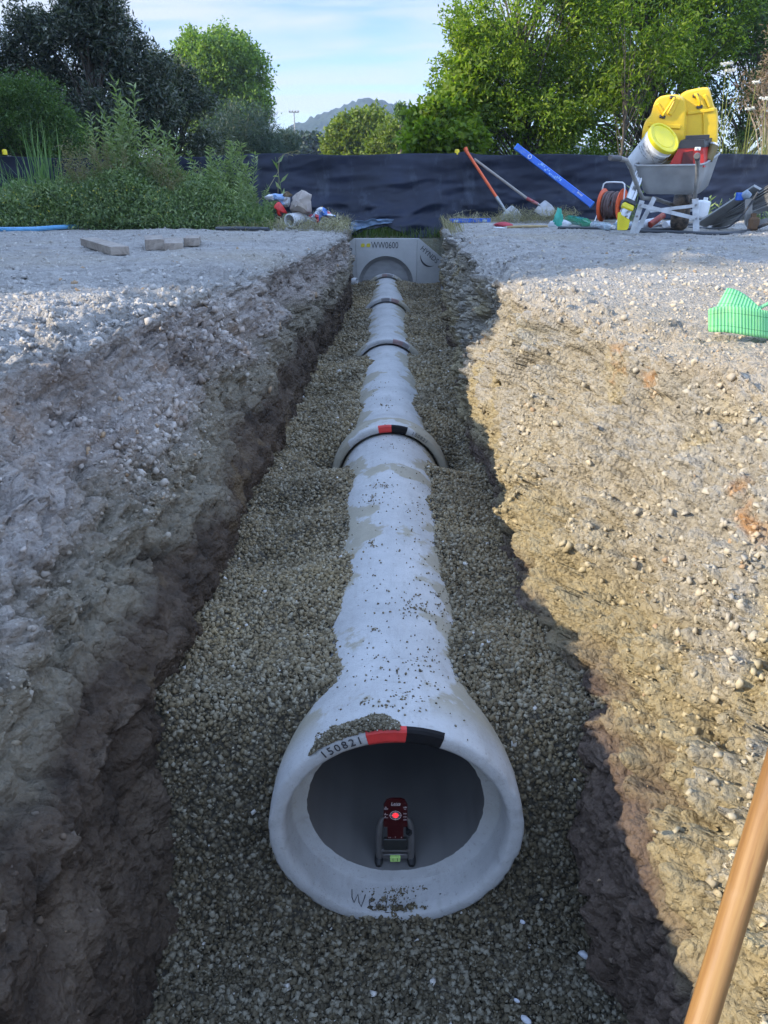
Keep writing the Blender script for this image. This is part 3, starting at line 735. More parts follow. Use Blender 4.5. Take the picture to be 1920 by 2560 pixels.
mb.box((AX, yf - .0004, bz + zc + .0115), (.0008, .0005, .010)); mb.box((AX, yf - .0004, bz + zc - .0115), (.0008, .0005, .010))
mb.box((AX + .0120, yf - .0004, bz + zc), (.009, .0005, .0008)); mb.box((AX - .0120, yf - .0004, bz + zc), (.009, .0005, .0008))
def put(txt, size, x, z, shear=0, y=yf - .0006, bold=0):
    vs, fs = text_geo(txt, size, .0002)
    mb.add([(AX + x + v.x + shear * v.y, y - v.z, bz + z + v.y) for v in vs], fs)
put('Leica', .0125, 0.0, .2155, .25); mb.box((AX, yf - .0004, bz + .2135), (.024, .0005, .0007))
for (tx, x, z) in [('D', -.0255, .2055), ('NW', -.0245, .200), ('L4D', .0245, .2055), ('LL', .0245, .200), ('A', -.0265, .184), ('200', .0245, .184), ('R', -.0265, .1735), ('225', .0245, .1735), ('250', .0245, .1635), ('1.0', -.016, .1015), ('2', 0, .1035), ('6', .016, .1025)]:
    put(tx, .0058, x, z)
mb.box((AX - .0245, yf - .0004, bz + .1825), (.010, .0004, .0006)); mb.box((AX - .0245, yf - .0004, bz + .172), (.010, .0004, .0006))
mb.build('print', WHT, plate)
m = NT('laser_spot'); e = m.n('ShaderNodeEmission'); e.inputs[0].default_value = (1, 0.02, 0.03, 1); e.inputs[1].default_value = 1.1; m.t.links.new(e.outputs[0], m.out.inputs[0])
mb = MB(); mb.lathe([(-.0009, .0001), (-.0009, .0072), (-.0001, .0074)], 24, Matrix(((1, 0, 0, AX), (0, 0, 1, yf), (0, 1, 0, bz + zc), (0, 0, 0, 1)))); mb.build('laser_spot', m.m, plate)
m = NT('vial_green'); vn = m.noise(220, 2, m.obj); m.bsdf(m.mix(vn, (0.25, 0.5, 0.12), (0.6, 0.8, 0.25)), 0.15); 
mb = MB(); mb.box((AX, 1.553, bz + .029), (.028, .010, .018), bev=.003, seg=2); vi = mb.build('bubble_vial', m.m, t)
mb = MB()
for s in (-.006, .006): mb.box((AX + s, 1.5475, bz + .030), (.0012, .001, .010))
mb.build('vial_lines', RUB, vi)

# ---------------------------------------------------------------- headwall
m = NT('headwall_concrete')
b = m.mix(m.ramp(m.noise(3, 6, rough=0.65), [(0.3, 0.0), (0.7, 1.0)]), (0.34, 0.345, 0.34), (0.44, 0.445, 0.44))
m.bsdf(b, 0.85, 0, m.bump(m.noise(60, 4), 0.2, 0.004), 0.3); HW = m.m
m = NT('recess_concrete'); b = m.mix(m.ramp(m.noise(6, 5, m.scale(m.pos, (1, 1, 3))), [(0.3, 0.0), (0.7, 1.0)]), (0.26, 0.265, 0.27), (0.36, 0.365, 0.37)); m.bsdf(b, 0.85); HWD = m.m
HY = 11.36
hx0 = P(891, 700, HY).x; hx1 = P(1041, 700, HY).x; ht = P(960, 597, HY).z; hb = -1.9
hc = P(965, 640, HY); hr = 0.385; hcz = hc.z - hr
t = empty('headwall', (hc.x, HY, hb), 'pale precast concrete headwall with splayed wings closing the far end of the trench', 'headwall')
mb = MB()
# centre panel with the round opening: ring of quads between rectangle and circle
N = 64; outer = []; inner = []
W2 = [(hx0, hb), (hx1, hb), (hx1, ht), (hx0, ht)]
for i in range(N):
    a_ = 2 * math.pi * i / N; dx, dz_ = math.cos(a_), math.sin(a_)
    inner.append((hc.x + hr * dx, hcz + hr * dz_))
    s_ = 1e9
    if dx > 1e-6: s_ = min(s_, (hx1 - hc.x) / dx)
    if dx < -1e-6: s_ = min(s_, (hx0 - hc.x) / dx)
    if dz_ > 1e-6: s_ = min(s_, (ht - hcz) / dz_)
    if dz_ < -1e-6: s_ = min(s_, (hb - hcz) / dz_)
    outer.append((hc.x + s_ * dx, hcz + s_ * dz_))
def snap(poly):
    for cxy in W2:
        j = min(range(N), key=lambda i: (poly[i][0] - cxy[0]) ** 2 + (poly[i][1] - cxy[1]) ** 2); poly[j] = cxy
snap(outer)
for yy_ in (HY, HY + .12):
    n0 = len(mb.v); mb.v += [Vector((a_, yy_, b_)) for a_, b_ in outer] + [Vector((a_, yy_, b_)) for a_, b_ in inner]
    for i in range(N): mb.f.append((n0 + i, n0 + (i + 1) % N, n0 + N + (i + 1) % N, n0 + N + i)); mb.m.append(0)
for i in range(N):
    j = (i + 1) % N; mb.f.append((i, j, 2 * N + j, 2 * N + i)); mb.m.append(0); mb.f.append((N + i, N + j, 3 * N + j, 3 * N + i)); mb.m.append(0)
front = mb.build('centre_panel', HW, t)
mb = MB(); mb.lathe([(0.002, hr - .001), (0.02, hr - .004), (0.112, hr * .84), (0.116, hr * .80), (0.118, .0)], 64, axisM((hc.x, HY, hcz)))
mb.build('recess', HWD, t, angle=40)
# wings fold back from the panel; their tops fall away
def wing(sg, xa, wl_, name='wing'):
    ca, sa = math.cos(R(7)), math.sin(R(7))
    def q(d, z, th=0): return Vector((xa + sg * (d * ca + th * sa), HY + d * sa + (0 if th == 0 else .10), z))
    top = [(0.004, ht), (0.03, ht), (wl_, ht - .46), (wl_, hb), (0.004, hb)]
    mb = MB(); n = len(top)
    mb.v = [q(d, z) for d, z in top] + [q(d, z, .001) + Vector((0, 0, 0)) for d, z in top]
    mb.f = [tuple(range(n)), tuple(range(2 * n - 1, n - 1, -1))] + [(i, (i + 1) % n, n + (i + 1) % n, n + i) for i in range(n)]; mb.m = [0] * len(mb.f)
    return mb.build(name, HW, t), q
wr_, qr = wing(1, hx1, .62); wl2, ql = wing(-1, hx0, .62)
def logo(parent, q, sg):
    mb = MB(); ang_ = -R(40)
    c0 = (0.16, ht - .235)
    vs, fs = text_geo('HYNDS', .098, .001)
    ca, sa = math.cos(ang_), math.sin(ang_)
    def put3(x, y):
        X_, Z_ = c0[0] + x * ca - y * sa, c0[1] + x * sa + y * ca
        return q(X_, Z_) + Vector((sg * math.sin(R(7)) * .003, -.003, 0))
    if sg > 0: mb.add([put3(v.x * .95, v.y) for v in vs], fs)
    else: mb.add([put3(-v.x * .95, v.y) for v in vs], fs)
    arc = []
    for i in range(17):
        a_ = math.pi * (1.12 + 0.80 * i / 16); arc.append((.125 * math.cos(a_) + .02, -.015 + .085 * math.sin(a_), .004 + .020 * math.sin(math.pi * i / 16)))
    vs = []; fs = []
    for i, (x, y, w2) in enumerate(arc): vs += [put3(x, y), put3(x, y - w2)]
    for i in range(16): fs.append((2 * i, 2 * i + 1, 2 * i + 3, 2 * i + 2))
    mb.add(vs, fs); mb.build('logo', INK, parent)
logo(wr_, qr, 1); logo(wl2, ql, -1)
mb = MB(); vs, fs = text_geo('WW0600', .125, .001); c = P(962, 621, HY - .002)
mb.add([(c.x + v.x * .74, c.y - v.z, c.z + v.y) for v in vs], fs)
v_ = np.array([q[:] for q in mb.v]); mb.build('stencil_code', INK, front)
YEL = simple('paint_yellow', (0.5, 0.42, 0.03), 0.6)
for u in (907, 921):
    mb = MB(); c = P(u, 613, HY - .003); mb.prism([(-.028, -.02), (-.01, -.026), (.022, -.022), (.028, .006), (.018, .024), (-.016, .022), (-.026, .008)], -.002, .002, Matrix(((1, 0, 0, c.x), (0, 0, 1, c.y), (0, 1, 0, c.z), (0, 0, 0, 1)))); mb.build('yellow_mark', YEL, front)
mb = MB(); c = qr(.42, ht - .56); mb.lathe([(-.004, 0), (-.004, .028), (.0, .030)], 16, axisM(c)); mb.build('lifting_hole', INK, wr_)
# white plastic stub ends poking out of the banks
WPL = simple('white_plastic', (0.62, 0.63, 0.64), 0.4, var=0.12)
for (u, v, Y, lab) in [(1107, 722, 10.3, 'short white plastic pipe end poking out of the right bank by the headwall'), (892, 704, 10.9, 'pale pipe stub lying at the foot of the left bank by the headwall')]:
    c = P(u, v, Y); r = .07 if u > 1000 else .05; d = Vector((.9, .25, 0.05)) if u > 1000 else Vector((-.9, .3, .02)); d.normalize()
    mb = MB(); z_ = d; x_ = z_.cross(Vector((0, 0, 1))).normalized(); y__ = z_.cross(x_)
    Mx = Matrix((x_, y__, z_)).transposed().to_4x4(); Mx.translation = c
    mb.lathe([(0, r * .88), (0, r), (.30, r), (.30, r * .88)], 24, Mx, closed=True)
    o = mb.build('pipe_stub', WPL, None, angle=40); tag(o, lab, 'pipe')
# ================================================================ things on the ground
ALU = simple('aluminium', (0.50, 0.52, 0.54), 0.38, 0.85, bump=0.05, dirt=(0.35, 0.34, 0.32))
GALV = simple('galvanised', (0.36, 0.37, 0.375), 0.5, 0.55, scale=5, dirt=(0.30, 0.29, 0.27))
YPL = simple('yellow_plastic', (0.78, 0.50, 0.02), 0.42, var=0.08, bump=0.05)
YLID = simple('yellow_lid', (0.72, 0.62, 0.02), 0.42, var=0.08, bump=0.05)
BLK = simple('dark_plastic', (0.03, 0.032, 0.038), 0.5, bump=0.05)
REDP = simple('red_plastic', (0.50, 0.03, 0.025), 0.4, var=0.12, bump=0.05)
ORG = simple('orange_paint', (0.75, 0.12, 0.035), 0.45, var=0.12)
BLUE = simple('blue_paint', (0.02, 0.13, 0.60), 0.38, var=0.15, dirt=(0.20, 0.28, 0.42))
WHITE = simple('white_plastic2', (0.72, 0.73, 0.74), 0.4, var=0.06, bump=0.05)
STEEL = simple('spade_steel', (0.38, 0.39, 0.40), 0.45, 0.5, dirt=(0.35, 0.33, 0.30))
GWOOD = simple('weathered_wood', (0.30, 0.27, 0.24), 0.8, scale=8)
def wood_mat(name, c1, c2, axis_scale=(1, 1, 1)):
    m = NT(name); v = m.scale(m.obj, axis_scale)
    g = m.noise(14, 6, v, 0.6, dist=0.8); g2 = m.noise(60, 3, v)
    c = m.mix(m.ramp(g, [(0.35, 0.0), (0.65, 1.0)]), c1, c2); c = m.mix(m.ramp(g2, [(0.55, 0.0), (0.7, 0.35)]), c, tuple(x * .5 for x in c1))
    m.bsdf(c, 0.6, 0, m.bump(g2, 0.15, 0.002), 0.35); return m.m

# ---------------------------------------------------------------- near shovel handle, leaning on the right bank
dA = ray(1752, 2560) * 0.715; dB = ray(1940, 1940) * 0.775; d_ = (dB - dA)
foot = dA - d_ * ((dA.z + 1.80) / d_.z); topp = dA + d_ * ((-dA.z + 0.12) / d_.z)
t = empty('shovel', foot, 'long smooth wooden tool handle slanting up across the near right corner', 'shovel')
m = NT('handle_wood'); dl = m.n('ShaderNodeVectorMath', operation='DOT_PRODUCT'); m.t.links.new(m.obj, dl.inputs[0]); dl.inputs[1].default_value = d_.normalized()
al = m.math('MULTIPLY', dl.outputs['Value'], 0.95)
vm = m.n('ShaderNodeVectorMath', operation='SCALE'); vm.inputs[0].default_value = d_.normalized(); m.t.links.new(al, vm.inputs['Scale'])
vs_ = m.n('ShaderNodeVectorMath', operation='SUBTRACT'); m.t.links.new(m.obj, vs_.inputs[0]); m.t.links.new(vm.outputs[0], vs_.inputs[1])
g = m.noise(70, 6, vs_.outputs[0], 0.6); g2 = m.noise(300, 3, vs_.outputs[0])
c = m.ramp(g, [(0.3, (0.13, 0.062, 0.02)), (0.5, (0.24, 0.125, 0.042)), (0.7, (0.33, 0.19, 0.065))]); c = m.mix(m.ramp(g2, [(0.56, 0.0), (0.66, 0.5)]), c, (0.2, 0.09, 0.03))
c = m.mix(m.ramp(m.noise(9, 5, m.obj), [(0.55, 0.0), (0.75, 0.5)]), c, (0.36, 0.25, 0.15))
m.bsdf(c, 0.5, 0, m.bump(g2, 0.15, 0.001), 0.35)
mb = MB(); n = 30; mb.tube([foot.lerp(topp, 0.12 + 0.88 * i / n) for i in range(n + 1)], [.0140 + .0010 * math.sin(i * .35) for i in range(n + 1)], 24)
mb.build('handle', m.m, t, smooth=True)
mb = MB(); q0 = foot.lerp(topp, .14); dn = d_.normalized(); sx = dn.cross(Vector((0, 1, 0))).normalized(); sy = dn.cross(sx)
mb.tube([q0, foot.lerp(topp, .05), foot.lerp(topp, .02)], [.021, .021, .012], 16)
lp = []
for kx, wd, dp in [(0.02, .05, .0), (0.01, .11, .01), (-.05, .115, .02), (-.10, .105, .02), (-.145, .06, .012), (-.165, .01, .004)]:
    c0 = foot + dn * (kx + .05); lp.append([c0 + sx * (wd * math.cos(a_)) + sy * (dp * math.cos(a_) ** 2 + .0025 * math.sin(a_)) for a_ in [2 * math.pi * i / 16 for i in range(16)]])
mb.loft(lp); mb.build('blade', STEEL, t, angle=40)

# ---------------------------------------------------------------- green lifting sling on the right bank
m = NT('green_webbing')
uvn = m.n('ShaderNodeAttribute'); uvn.attribute_name = 'wuv'; su = m.sep(uvn.outputs['Vector'])
rib = m.math('SINE', m.math('MULTIPLY', su[0], 620))
lines = m.math('LESS_THAN', m.math('ABSOLUTE', m.math('SUBTRACT', m.math('FRACT', m.math('MULTIPLY', su[1], 2.0)), 0.5)), 0.02)
c = m.mix(m.math('MULTIPLY', m.math('ADD', rib, 1.0), 0.5), (0.10, 0.42, 0.15), (0.27, 0.66, 0.32))
c = m.mix(m.ramp(m.noise(30, 4, m.obj), [(0.5, 0.0), (0.75, 0.5)]), c, (0.35, 0.62, 0.25)); c = m.mix(m.math('MULTIPLY', lines, .7), c, (0.02, 0.14, 0.04))
m.bsdf(c, 0.8, 0, m.bump(rib, 0.4, 0.003), 0.25); WEB = m.m
def web(mb_, path, width_dirs, th=.004):
    pass
sc_ = 1 / 8.295
def S_(a, b, Y): return P(1720 + a * sc_, 700 + b * sc_, Y)
def strip(rowsA, rowsB, name, parent, th=0.005):
    """ruled ribbon between two polylines (smoothed), with thickness"""
    def sm(pts, n):
        pts = [Vector(p) for p in pts]; out = []
        for i in range(n + 1):
            t_ = i / n * (len(pts) - 1); k = min(int(t_), len(pts) - 2); f = t_ - k
            p0, p1, p2, p3 = pts[max(k - 1, 0)], pts[k], pts[k + 1], pts[min(k + 2, len(pts) - 1)]
            out.append(0.5 * ((2 * p1) + (p2 - p0) * f + (2 * p0 - 5 * p1 + 4 * p2 - p3) * f * f + (3 * p1 - p0 - 3 * p2 + p3) * f ** 3))
        return out
    n = 90; A = sm(rowsA, n); B = sm(rowsB, n); kx = 9; vs = []; uv = []; Lg = 0
    for i in range(n + 1):
        if i: Lg += (((A[i] + B[i]) - (A[i - 1] + B[i - 1])) / 2).length
        for j in range(kx): vs.append(A[i].lerp(B[i], j / (kx - 1))); uv.append((Lg, j / (kx - 1), 0))
    fs = [(i * kx + j, i * kx + j + 1, (i + 1) * kx + j + 1, (i + 1) * kx + j) for i in range(n) for j in range(kx - 1)]
    off = Vector(parent.location); me = bpy.data.meshes.new(name); me.from_pydata([v - off for v in vs], [], fs); me.update()
    at = me.attributes.new('wuv', 'FLOAT_VECTOR', 'POINT'); at.data.foreach_set('vector', np.array(uv, np.float32).ravel())
    o = link(name, me, WEB, parent, smooth=True); md = o.modifiers.new('s', 'SOLIDIFY'); md.thickness = th; md.offset = 0; return o
slb = G(1830, 850)
t = empty('lifting_sling', slb, 'bright green folded webbing sling lying on the sunlit right bank', 'lifting sling')
Yn = slb.y
up_ = lambda p, dz: Vector((p.x, p.y, p.z + dz))
gb = [S_(475, 1075, Yn - .02), S_(800, 1085, Yn - .03), S_(1200, 1150, Yn - .03), S_(1659, 1220, Yn - .01), S_(2100, 1300, Yn + .06), S_(2500, 1250, Yn + .16)]
gt = [S_(480, 585, Yn - .01), S_(800, 545, Yn - .01), S_(1200, 570, Yn - .02), S_(1659, 640, Yn), S_(2100, 700, Yn + .07), S_(2500, 760, Yn + .17)]
first = [S_(2300, 640, Yn + .20), S_(1659, 560, Yn + .12), S_(900, 430, Yn + .06)]
strip([S_(900, 980, Yn + .06), S_(560, 1000, Yn + .035), S_(450, 1020, Yn + .01)] + gb, [S_(900, 520, Yn + .06), S_(560, 560, Yn + .035), S_(445, 640, Yn + .01)] + gt, 'lower_fold', t)
strip([S_(560, 620, Yn + .045), S_(800, 600, Yn + .03), S_(1100, 610, Yn + .03), S_(1500, 640, Yn + .04)], [S_(800, 175, Yn + .09), S_(960, 200, Yn + .085), S_(1200, 330, Yn + .08), S_(1500, 600, Yn + .05)], 'upper_fold', t)
strip([S_(1450, 640, Yn + .05), S_(1659, 520, Yn + .09), S_(2000, 500, Yn + .12)], [S_(1450, 560, Yn + .07), S_(1659, 470, Yn + .12), S_(2000, 300, Yn + .15)], 'back_fold', t)

# ---------------------------------------------------------------- black silt fence
FY = 12.0
m = NT('black_fabric')
cc = m.mix(m.ramp(m.noise(2.0, 5), [(0.35, 0.0), (0.7, 1.0)]), (0.006, 0.010, 0.024), (0.014, 0.021, 0.046))
cc = m.mix(m.ramp(m.noise(3.0, 7, m.scale(m.pos, (1, 1, 0.45)), 0.7), [(0.54, 0.0), (0.72, 0.45)]), cc, (0.10, 0.12, 0.16))
m.bsdf(cc, 0.5, 0, m.bump(m.noise(90, 3), 0.2, 0.003), 0.35); FAB = m.m
t = empty('silt_fence', (0, FY, -0.6), 'long low black cloth fence on posts across the far end of the site', 'fence')
nx, nz_ = 620, 56
xs_ = np.linspace(-9.5, 9.5, nx); us = np.linspace(0, 1, nz_)
Xf, Uf = np.meshgrid(xs_, us)
def fence_y(x): return FY + 0.05 * np.sin(x * 0.9) + 0.0 * x
px1 = P(1165, 385, FY).x
topz = 0.278 + 0.012 * np.sin(xs_ * 3.1) + 0.05 * np.exp(-np.abs(xs_ - px1) / 0.12) - 0.02 * np.exp(-((xs_ - 3.6) / 1.2) ** 2) + np.interp(xs_, [-9, -5, -3.5, -2, 9], [-.04, -.03, -.05, -.0, 0.01])
botz = np.interp(xs_, [-9.5, -1.1, -.62, -.40, -.28, 0.05, .45, .62, .85, 1.1, 9.5], [-.60, -.60, -.70, -.775, -.70, -.655, -.82, -.79, -.72, -.62, -.62])
Zf = botz[None] + (topz - botz)[None] * Uf
q = np.stack([Xf, 0 * Xf, Zf], 2).reshape(-1, 3)
gap = np.exp(-((Xf - 0.15) / 0.9) ** 2) * (1 - Uf) ** 2
wr_1 = fbm(q * [1.1, 1, 3.2] + 0.8 * fbm(q * 0.9, 2, 5)[:, None], 4, 201).reshape(Xf.shape)
diag = fbm(np.stack([q[:, 0] * 1.3 + q[:, 2] * 2.2, q[:, 1], q[:, 2] * 4.5 - q[:, 0] * 1.2], 1), 3, 203).reshape(Xf.shape)
rdg = (1 - np.abs(fbm(q * [0.8, 1, 3.8], 2, 205)) * 3).clip(0, 1).reshape(Xf.shape)
pull = np.exp(-np.abs(Xf - px1) / .18) * np.sin(Xf * 60 + 9 * Uf) * 0.012
Yf = fence_y(Xf) - 0.10 * (1 - Uf) ** 1.5 - (wr_1 * 0.075 + diag * 0.075 + rdg * 0.025) * (0.35 + 0.65 * (1 - Uf)) + pull - gap * 0.30 * (1 + .6 * wr_1)
V_ = np.stack([Xf, Yf, Zf], 2).reshape(-1, 3) - np.array([0, FY, -0.6])
a = np.arange(nx * nz_).reshape(nz_, nx); F = np.stack([a[:-1, :-1], a[:-1, 1:], a[1:, 1:], a[1:, :-1]], 2).reshape(-1, 4)
o = link('fabric', np_mesh('fabric', V_, F), FAB, t, smooth=True); md = o.modifiers.new('s', 'SOLIDIFY'); md.thickness = .004
# the loose pale hem that has torn free over the trench
m = NT('faded_cloth'); cc = m.mix(m.ramp(m.sep(m.pos)[0], [(0.0, 0.0), (0.25, 1.0)]), (0.13, 0.20, 0.30), (0.035, 0.045, 0.075)); cc = m.mix(m.ramp(m.noise(9, 5), [(0.45, 0), (0.7, 0.6)]), cc, (0.10, 0.13, 0.2)); m.bsdf(cc, 0.6); FAD = m.m
hp = [(872, 588), (890, 578), (912, 570), (938, 561), (962, 558), (980, 557)]
hl = [(878, 556), (895, 553), (915, 551), (940, 547), (965, 545), (985, 547)]
gu, gv = 60, 9; hpi = np.array(hp, float); hli = np.array(hl, float); vs = []
for i in range(gu):
    f = i / (gu - 1) * (len(hp) - 1)
    pu = [np.interp(f, range(len(hp)), a_[:, k]) for a_ in (hli, hpi) for k in (0, 1)]
    for j in range(gv):
        e = j / (gv - 1); vs.append(P(pu[0] * (1 - e) + pu[2] * e, pu[1] * (1 - e) + pu[3] * e, FY - .34 + .10 * e * (1 - e)))
v = np.array([q_[:] for q_ in vs]); v[:, 1] += fbm(v * [5, 1, 16], 3, 77) * .10; v[:, 2] += fbm(v * [12, 1, 9], 2, 78) * .02
fs = [(i * gv + j, i * gv + j + 1, (i + 1) * gv + j + 1, (i + 1) * gv + j) for i in range(gu - 1) for j in range(gv - 1)]
mb = MB(); mb.add([Vector(q_) for q_ in v], fs); o = mb.build('torn_hem', FAD, t, smooth=True); md = o.modifiers.new('s', 'SOLIDIFY'); md.thickness = .004
YCAP = simple('yellow_cap', (0.8, 0.62, 0.02), 0.5, bump=0)
for x in (P(14, 385, FY).x, -2.4, px1, 3.9, 6.6):
    mb = MB(); mb.tube([(x, FY + .07, -.75), (x, FY + .07, .27)], .016, 10); ps = mb.build('post', GWOOD, t, angle=40)
    if x in (px1, P(14, 385, FY).x):
        cx_ = x - (.12 if x == px1 else 0.04); mb = MB(); mb.lathe([(0, .001), (0, .034), (.05, .034), (.068, .026), (.072, .001)], 16, Matrix.Translation((cx_, FY + .07, .275)))
        if x == px1: mb.tube([(cx_, FY + .07, -.5), (cx_, FY + .07, .276)], .010, 8)
        mb.build('cap', YCAP, ps, angle=40)

# ---------------------------------------------------------------- shovels and straightedge leaning on the fence
def rod_pts(a, b, n=8): return [Vector(a).lerp(Vector(b), i / n) for i in range(n + 1)]
def spade_blade(mb_, neck, dirn, side, face, L_=.26, W=.20, pointed=True):
    prof = [(0.0, .03), (.015, .5), (.10, .52), (.5, .50), (.78, .40), (.93, .2), (1.0, .02)] if pointed else [(0.0, .03), (.015, .5), (.5, .5), (.95, .5), (1.0, .48)]
    loops = []
    for f, w2 in prof:
        c0 = neck + dirn * (L_ * f); lp_ = []
        for i in range(16):
            a_ = 2 * math.pi * i / 16; lx = math.cos(a_) * W * w2
            lp_.append(c0 + side * lx + face * (-.25 * lx * lx / W + .003 * math.sin(a_)))
        loops.append(lp_)
    mb_.loft(loops)
def frame3(d):
    d = d.normalized(); s_ = d.cross(Vector((0, 1, 0))).normalized(); return d, s_, s_.cross(d)
# orange
A = P(1163, 373, FY - .04); B = P(1244, 497, FY - .45); Cn = P(1262, 524, FY - .50)
t = empty('shovel', G(1280, 548), 'orange handled shovel leaning on the black fence with its blade on the ground', 'shovel')
mb = MB(); mb.tube(rod_pts(A, B), [.024] + [.0195] * 8, 12); mb.tube([A + Vector((0, 0, .015)), A - (A - B).normalized() * .04], [.030, .026], 12); mb.build('handle', ORG, t, angle=50)
mb = MB(); mb.tube([B - (B - A).normalized() * .03, B, B.lerp(Cn, .5) + Vector((.0, 0, .0)), Cn + Vector((.005, 0, -.01)), Cn + Vector((.02, 0, -.05))], [.024, .024, .021, .017, .010], 12)
dirn = (P(1300, 552, FY - .72) - Cn).normalized(); sd_ = (P(1275, 508, FY - .55) - P(1248, 538, FY - .6)).normalized(); sd_ = (sd_ - dirn * sd_.dot(dirn)).normalized()
spade_blade(mb, Cn + Vector((.0, 0, -.015)), dirn, sd_, dirn.cross(sd_), .30, .24); mb.build('blade', STEEL, t, angle=40)
# wooden
A = P(1186, 398, FY - .03); B = P(1320, 498, FY - .55); Cn = P(1348, 512, FY - .62)
t = empty('shovel', G(1365, 540), 'grey weathered wooden shovel with a red painted socket leaning on the fence', 'shovel')
mb = MB(); mb.tube(rod_pts(A, B), .0185, 12); mb.build('handle', GWOOD, t, angle=50)
mb = MB(); mb.tube([B - (B - A).normalized() * .02, B.lerp(Cn, .9)], [.0225, .020], 12); mb.build('socket', simple('worn_red', (0.35, 0.06, 0.06), 0.6, dirt=(.4, .36, .34)), t, angle=50)
mb = MB(); dirn = (P(1382, 536, FY - .80) - Cn).normalized(); sd_ = (P(1378, 512, FY - .7) - P(1348, 530, FY - .7)).normalized(); sd_ = (sd_ - dirn * sd_.dot(dirn)).normalized()
mb.tube([B.lerp(Cn, .85), Cn + dirn * .03], [.018, .010], 10); spade_blade(mb, Cn + dirn * .0, dirn, sd_, dirn.cross(sd_), .27, .20); mb.build('blade', STEEL, t, angle=40)
# blue straightedge
A = P(1291, 367, FY - .06); B = P(1480, 512, FY - .75)
t = empty('straightedge', B, 'long blue aluminium straightedge leaning on the fence behind the hose reel', 'straightedge')
mb = MB(); mb.bar(A, B, .085, .045, up=(0, 1, 0), bev=.008); body = mb.build('beam', BLUE, t)
mb = MB(); dn = (B - A).normalized(); sdv = dn.cross(Vector((0, 1, 0))).normalized(); fr = dn.cross(sdv).normalized()
if fr.y > 0: fr = -fr
c0 = A + dn * .26 + fr * .0245; zM = Matrix((dn, sdv, fr)).transposed().to_4x4(); zM.translation = c0
mb.lathe([(0, .022), (.004, .022), (.004, .029), (0, .029)], 20, zM, closed=True); mb.build('ring', WHITE, body)
LB = simple('pale_blue_print', (0.25, 0.45, 0.75), 0.5, bump=0)
mb = MB()
for i in range(14):
    f = .42 + .030 * i; c_ = A + dn * f * 1.0 + fr * .0235 + sdv * rnd.uniform(-.02, .02); mb.bar(c_, c_ + dn * rnd.uniform(.012, .03), rnd.uniform(.01, .035), .002, up=fr)
mb.build('worn_print', LB, body)
mb = MB(); vs, fs = text_geo('level', .05, .001); c0 = A.lerp(B, .84) + fr * .0245; mb.add([c0 + dn * v.x - sdv * (v.y if sdv.z < 0 else -v.y) + fr * v.z for v in vs], fs); mb.build('print', WHITE, body)
mb = MB()
CPB = simple('cap_blue', (0.03, 0.22, 0.75), 0.4, bump=0)
for e in (A, B): mb = MB(); mb.bar(e - dn * .012, e + dn * .012, .090, .050, up=(0, 1, 0), bev=.008); mb.build('end_cap', CPB, t)

# small blue level on the ground
a_, b_ = G(1122, 552, .03), G(1226, 551, .03); t = empty('spirit_level', a_, 'short blue spirit level lying flat at the trench edge by the fence', 'spirit level')
mb = MB(); mb.bar(a_, b_, .025, .05, up=(0, 0, 1), bev=.004); bd = mb.build('beam', BLUE, t)
VW = simple('pale_window', (0.5, 0.62, 0.75), 0.3, bump=0)
for f_ in (.17, .86): mb = MB(); mb.box(a_.lerp(b_, f_) + Vector((0, -.027, 0)), (.055, .004, .026)); mb.build('vial_window', VW, bd)

# ---------------------------------------------------------------- hose reel
c = G(1530, 556); s1 = .00475
t = empty('hose_reel', c, 'orange red reel wound with brown hose, white tube frame, at the foot of the straightedge', 'hose reel')
HZ = .21; rc = c + Vector((-.02, 0, HZ)); axd = Vector((.80, -.60, 0)).normalized(); ux = axd.cross(Vector((0, 0, 1))).normalized()
RM = Matrix((ux, Vector((0, 0, 1)), axd)).transposed().to_4x4(); RM.translation = rc
for sgn in (-1, 1):
    mb = MB(); z0 = sgn * .105
    rr_ = [(z0, .05), (z0, .165), (z0 + sgn * .008, .178), (z0 + sgn * .022, .205), (z0 + sgn * .028, .205), (z0 + sgn * .016, .175), (z0 + sgn * .012, .16), (z0 + sgn * .012, .05)]
    mb.lathe(rr_, 40, RM, closed=True)
    for k in range(6): mb.prism([(.05, -.012), (.165, -.018), (.165, .018), (.05, .012)], z0 + sgn * .010, z0 + sgn * .018, RM @ Matrix.Rotation(k * math.pi / 3, 4, 'Z'))
    mb.build('flange', ORG, t, angle=30)
mb = MB(); pts = []; 
for i in range(330):
    tt = i / 329 * 15 * 2 * math.pi; z_ = .085 * math.sin(tt / (2 * math.pi) * .43 * 2); r_ = .135 + .022 * (tt / (30 * math.pi)) + .012 * math.sin(tt * .31)
    pts.append(RM @ Vector((r_ * math.cos(tt), r_ * math.sin(tt), z_)))
mb.tube(pts, .013, 7); mb.build('hose', simple('brown_hose', (0.115, 0.075, 0.07), 0.5), t, smooth=True)
mb = MB(); mb.lathe([(.13, .001), (.13, .075), (.150, .075), (.155, .06), (.155, .001)], 24, RM); mb.build('hub', simple('hub_grey', (0.08, 0.09, 0.11), 0.5), t, angle=40)
mb = MB(); mb.lathe([(.155, .001), (.155, .034), (.20, .030), (.20, .001)], 20, RM); mb.lathe([(-.1, .05), (.1, .05)], 20, RM); mb.build('crank', ORG, t, angle=40)
mb = MB()
def rl(x, y, z): return RM @ Vector((x, y, z))
for z_ in (.135, -.135):
    sgn = 1 if z_ > 0 else -1
mb.tube([rl(.02, .0, .15), rl(.02, .2, .15), rl(.02, .255, .14), rl(.02, .275, .11), rl(.02, .28, 0), rl(.02, .275, -.11), rl(.02, .255, -.14), rl(.02, .2, -.15), rl(.02, 0, -.15)], .0095, 10)
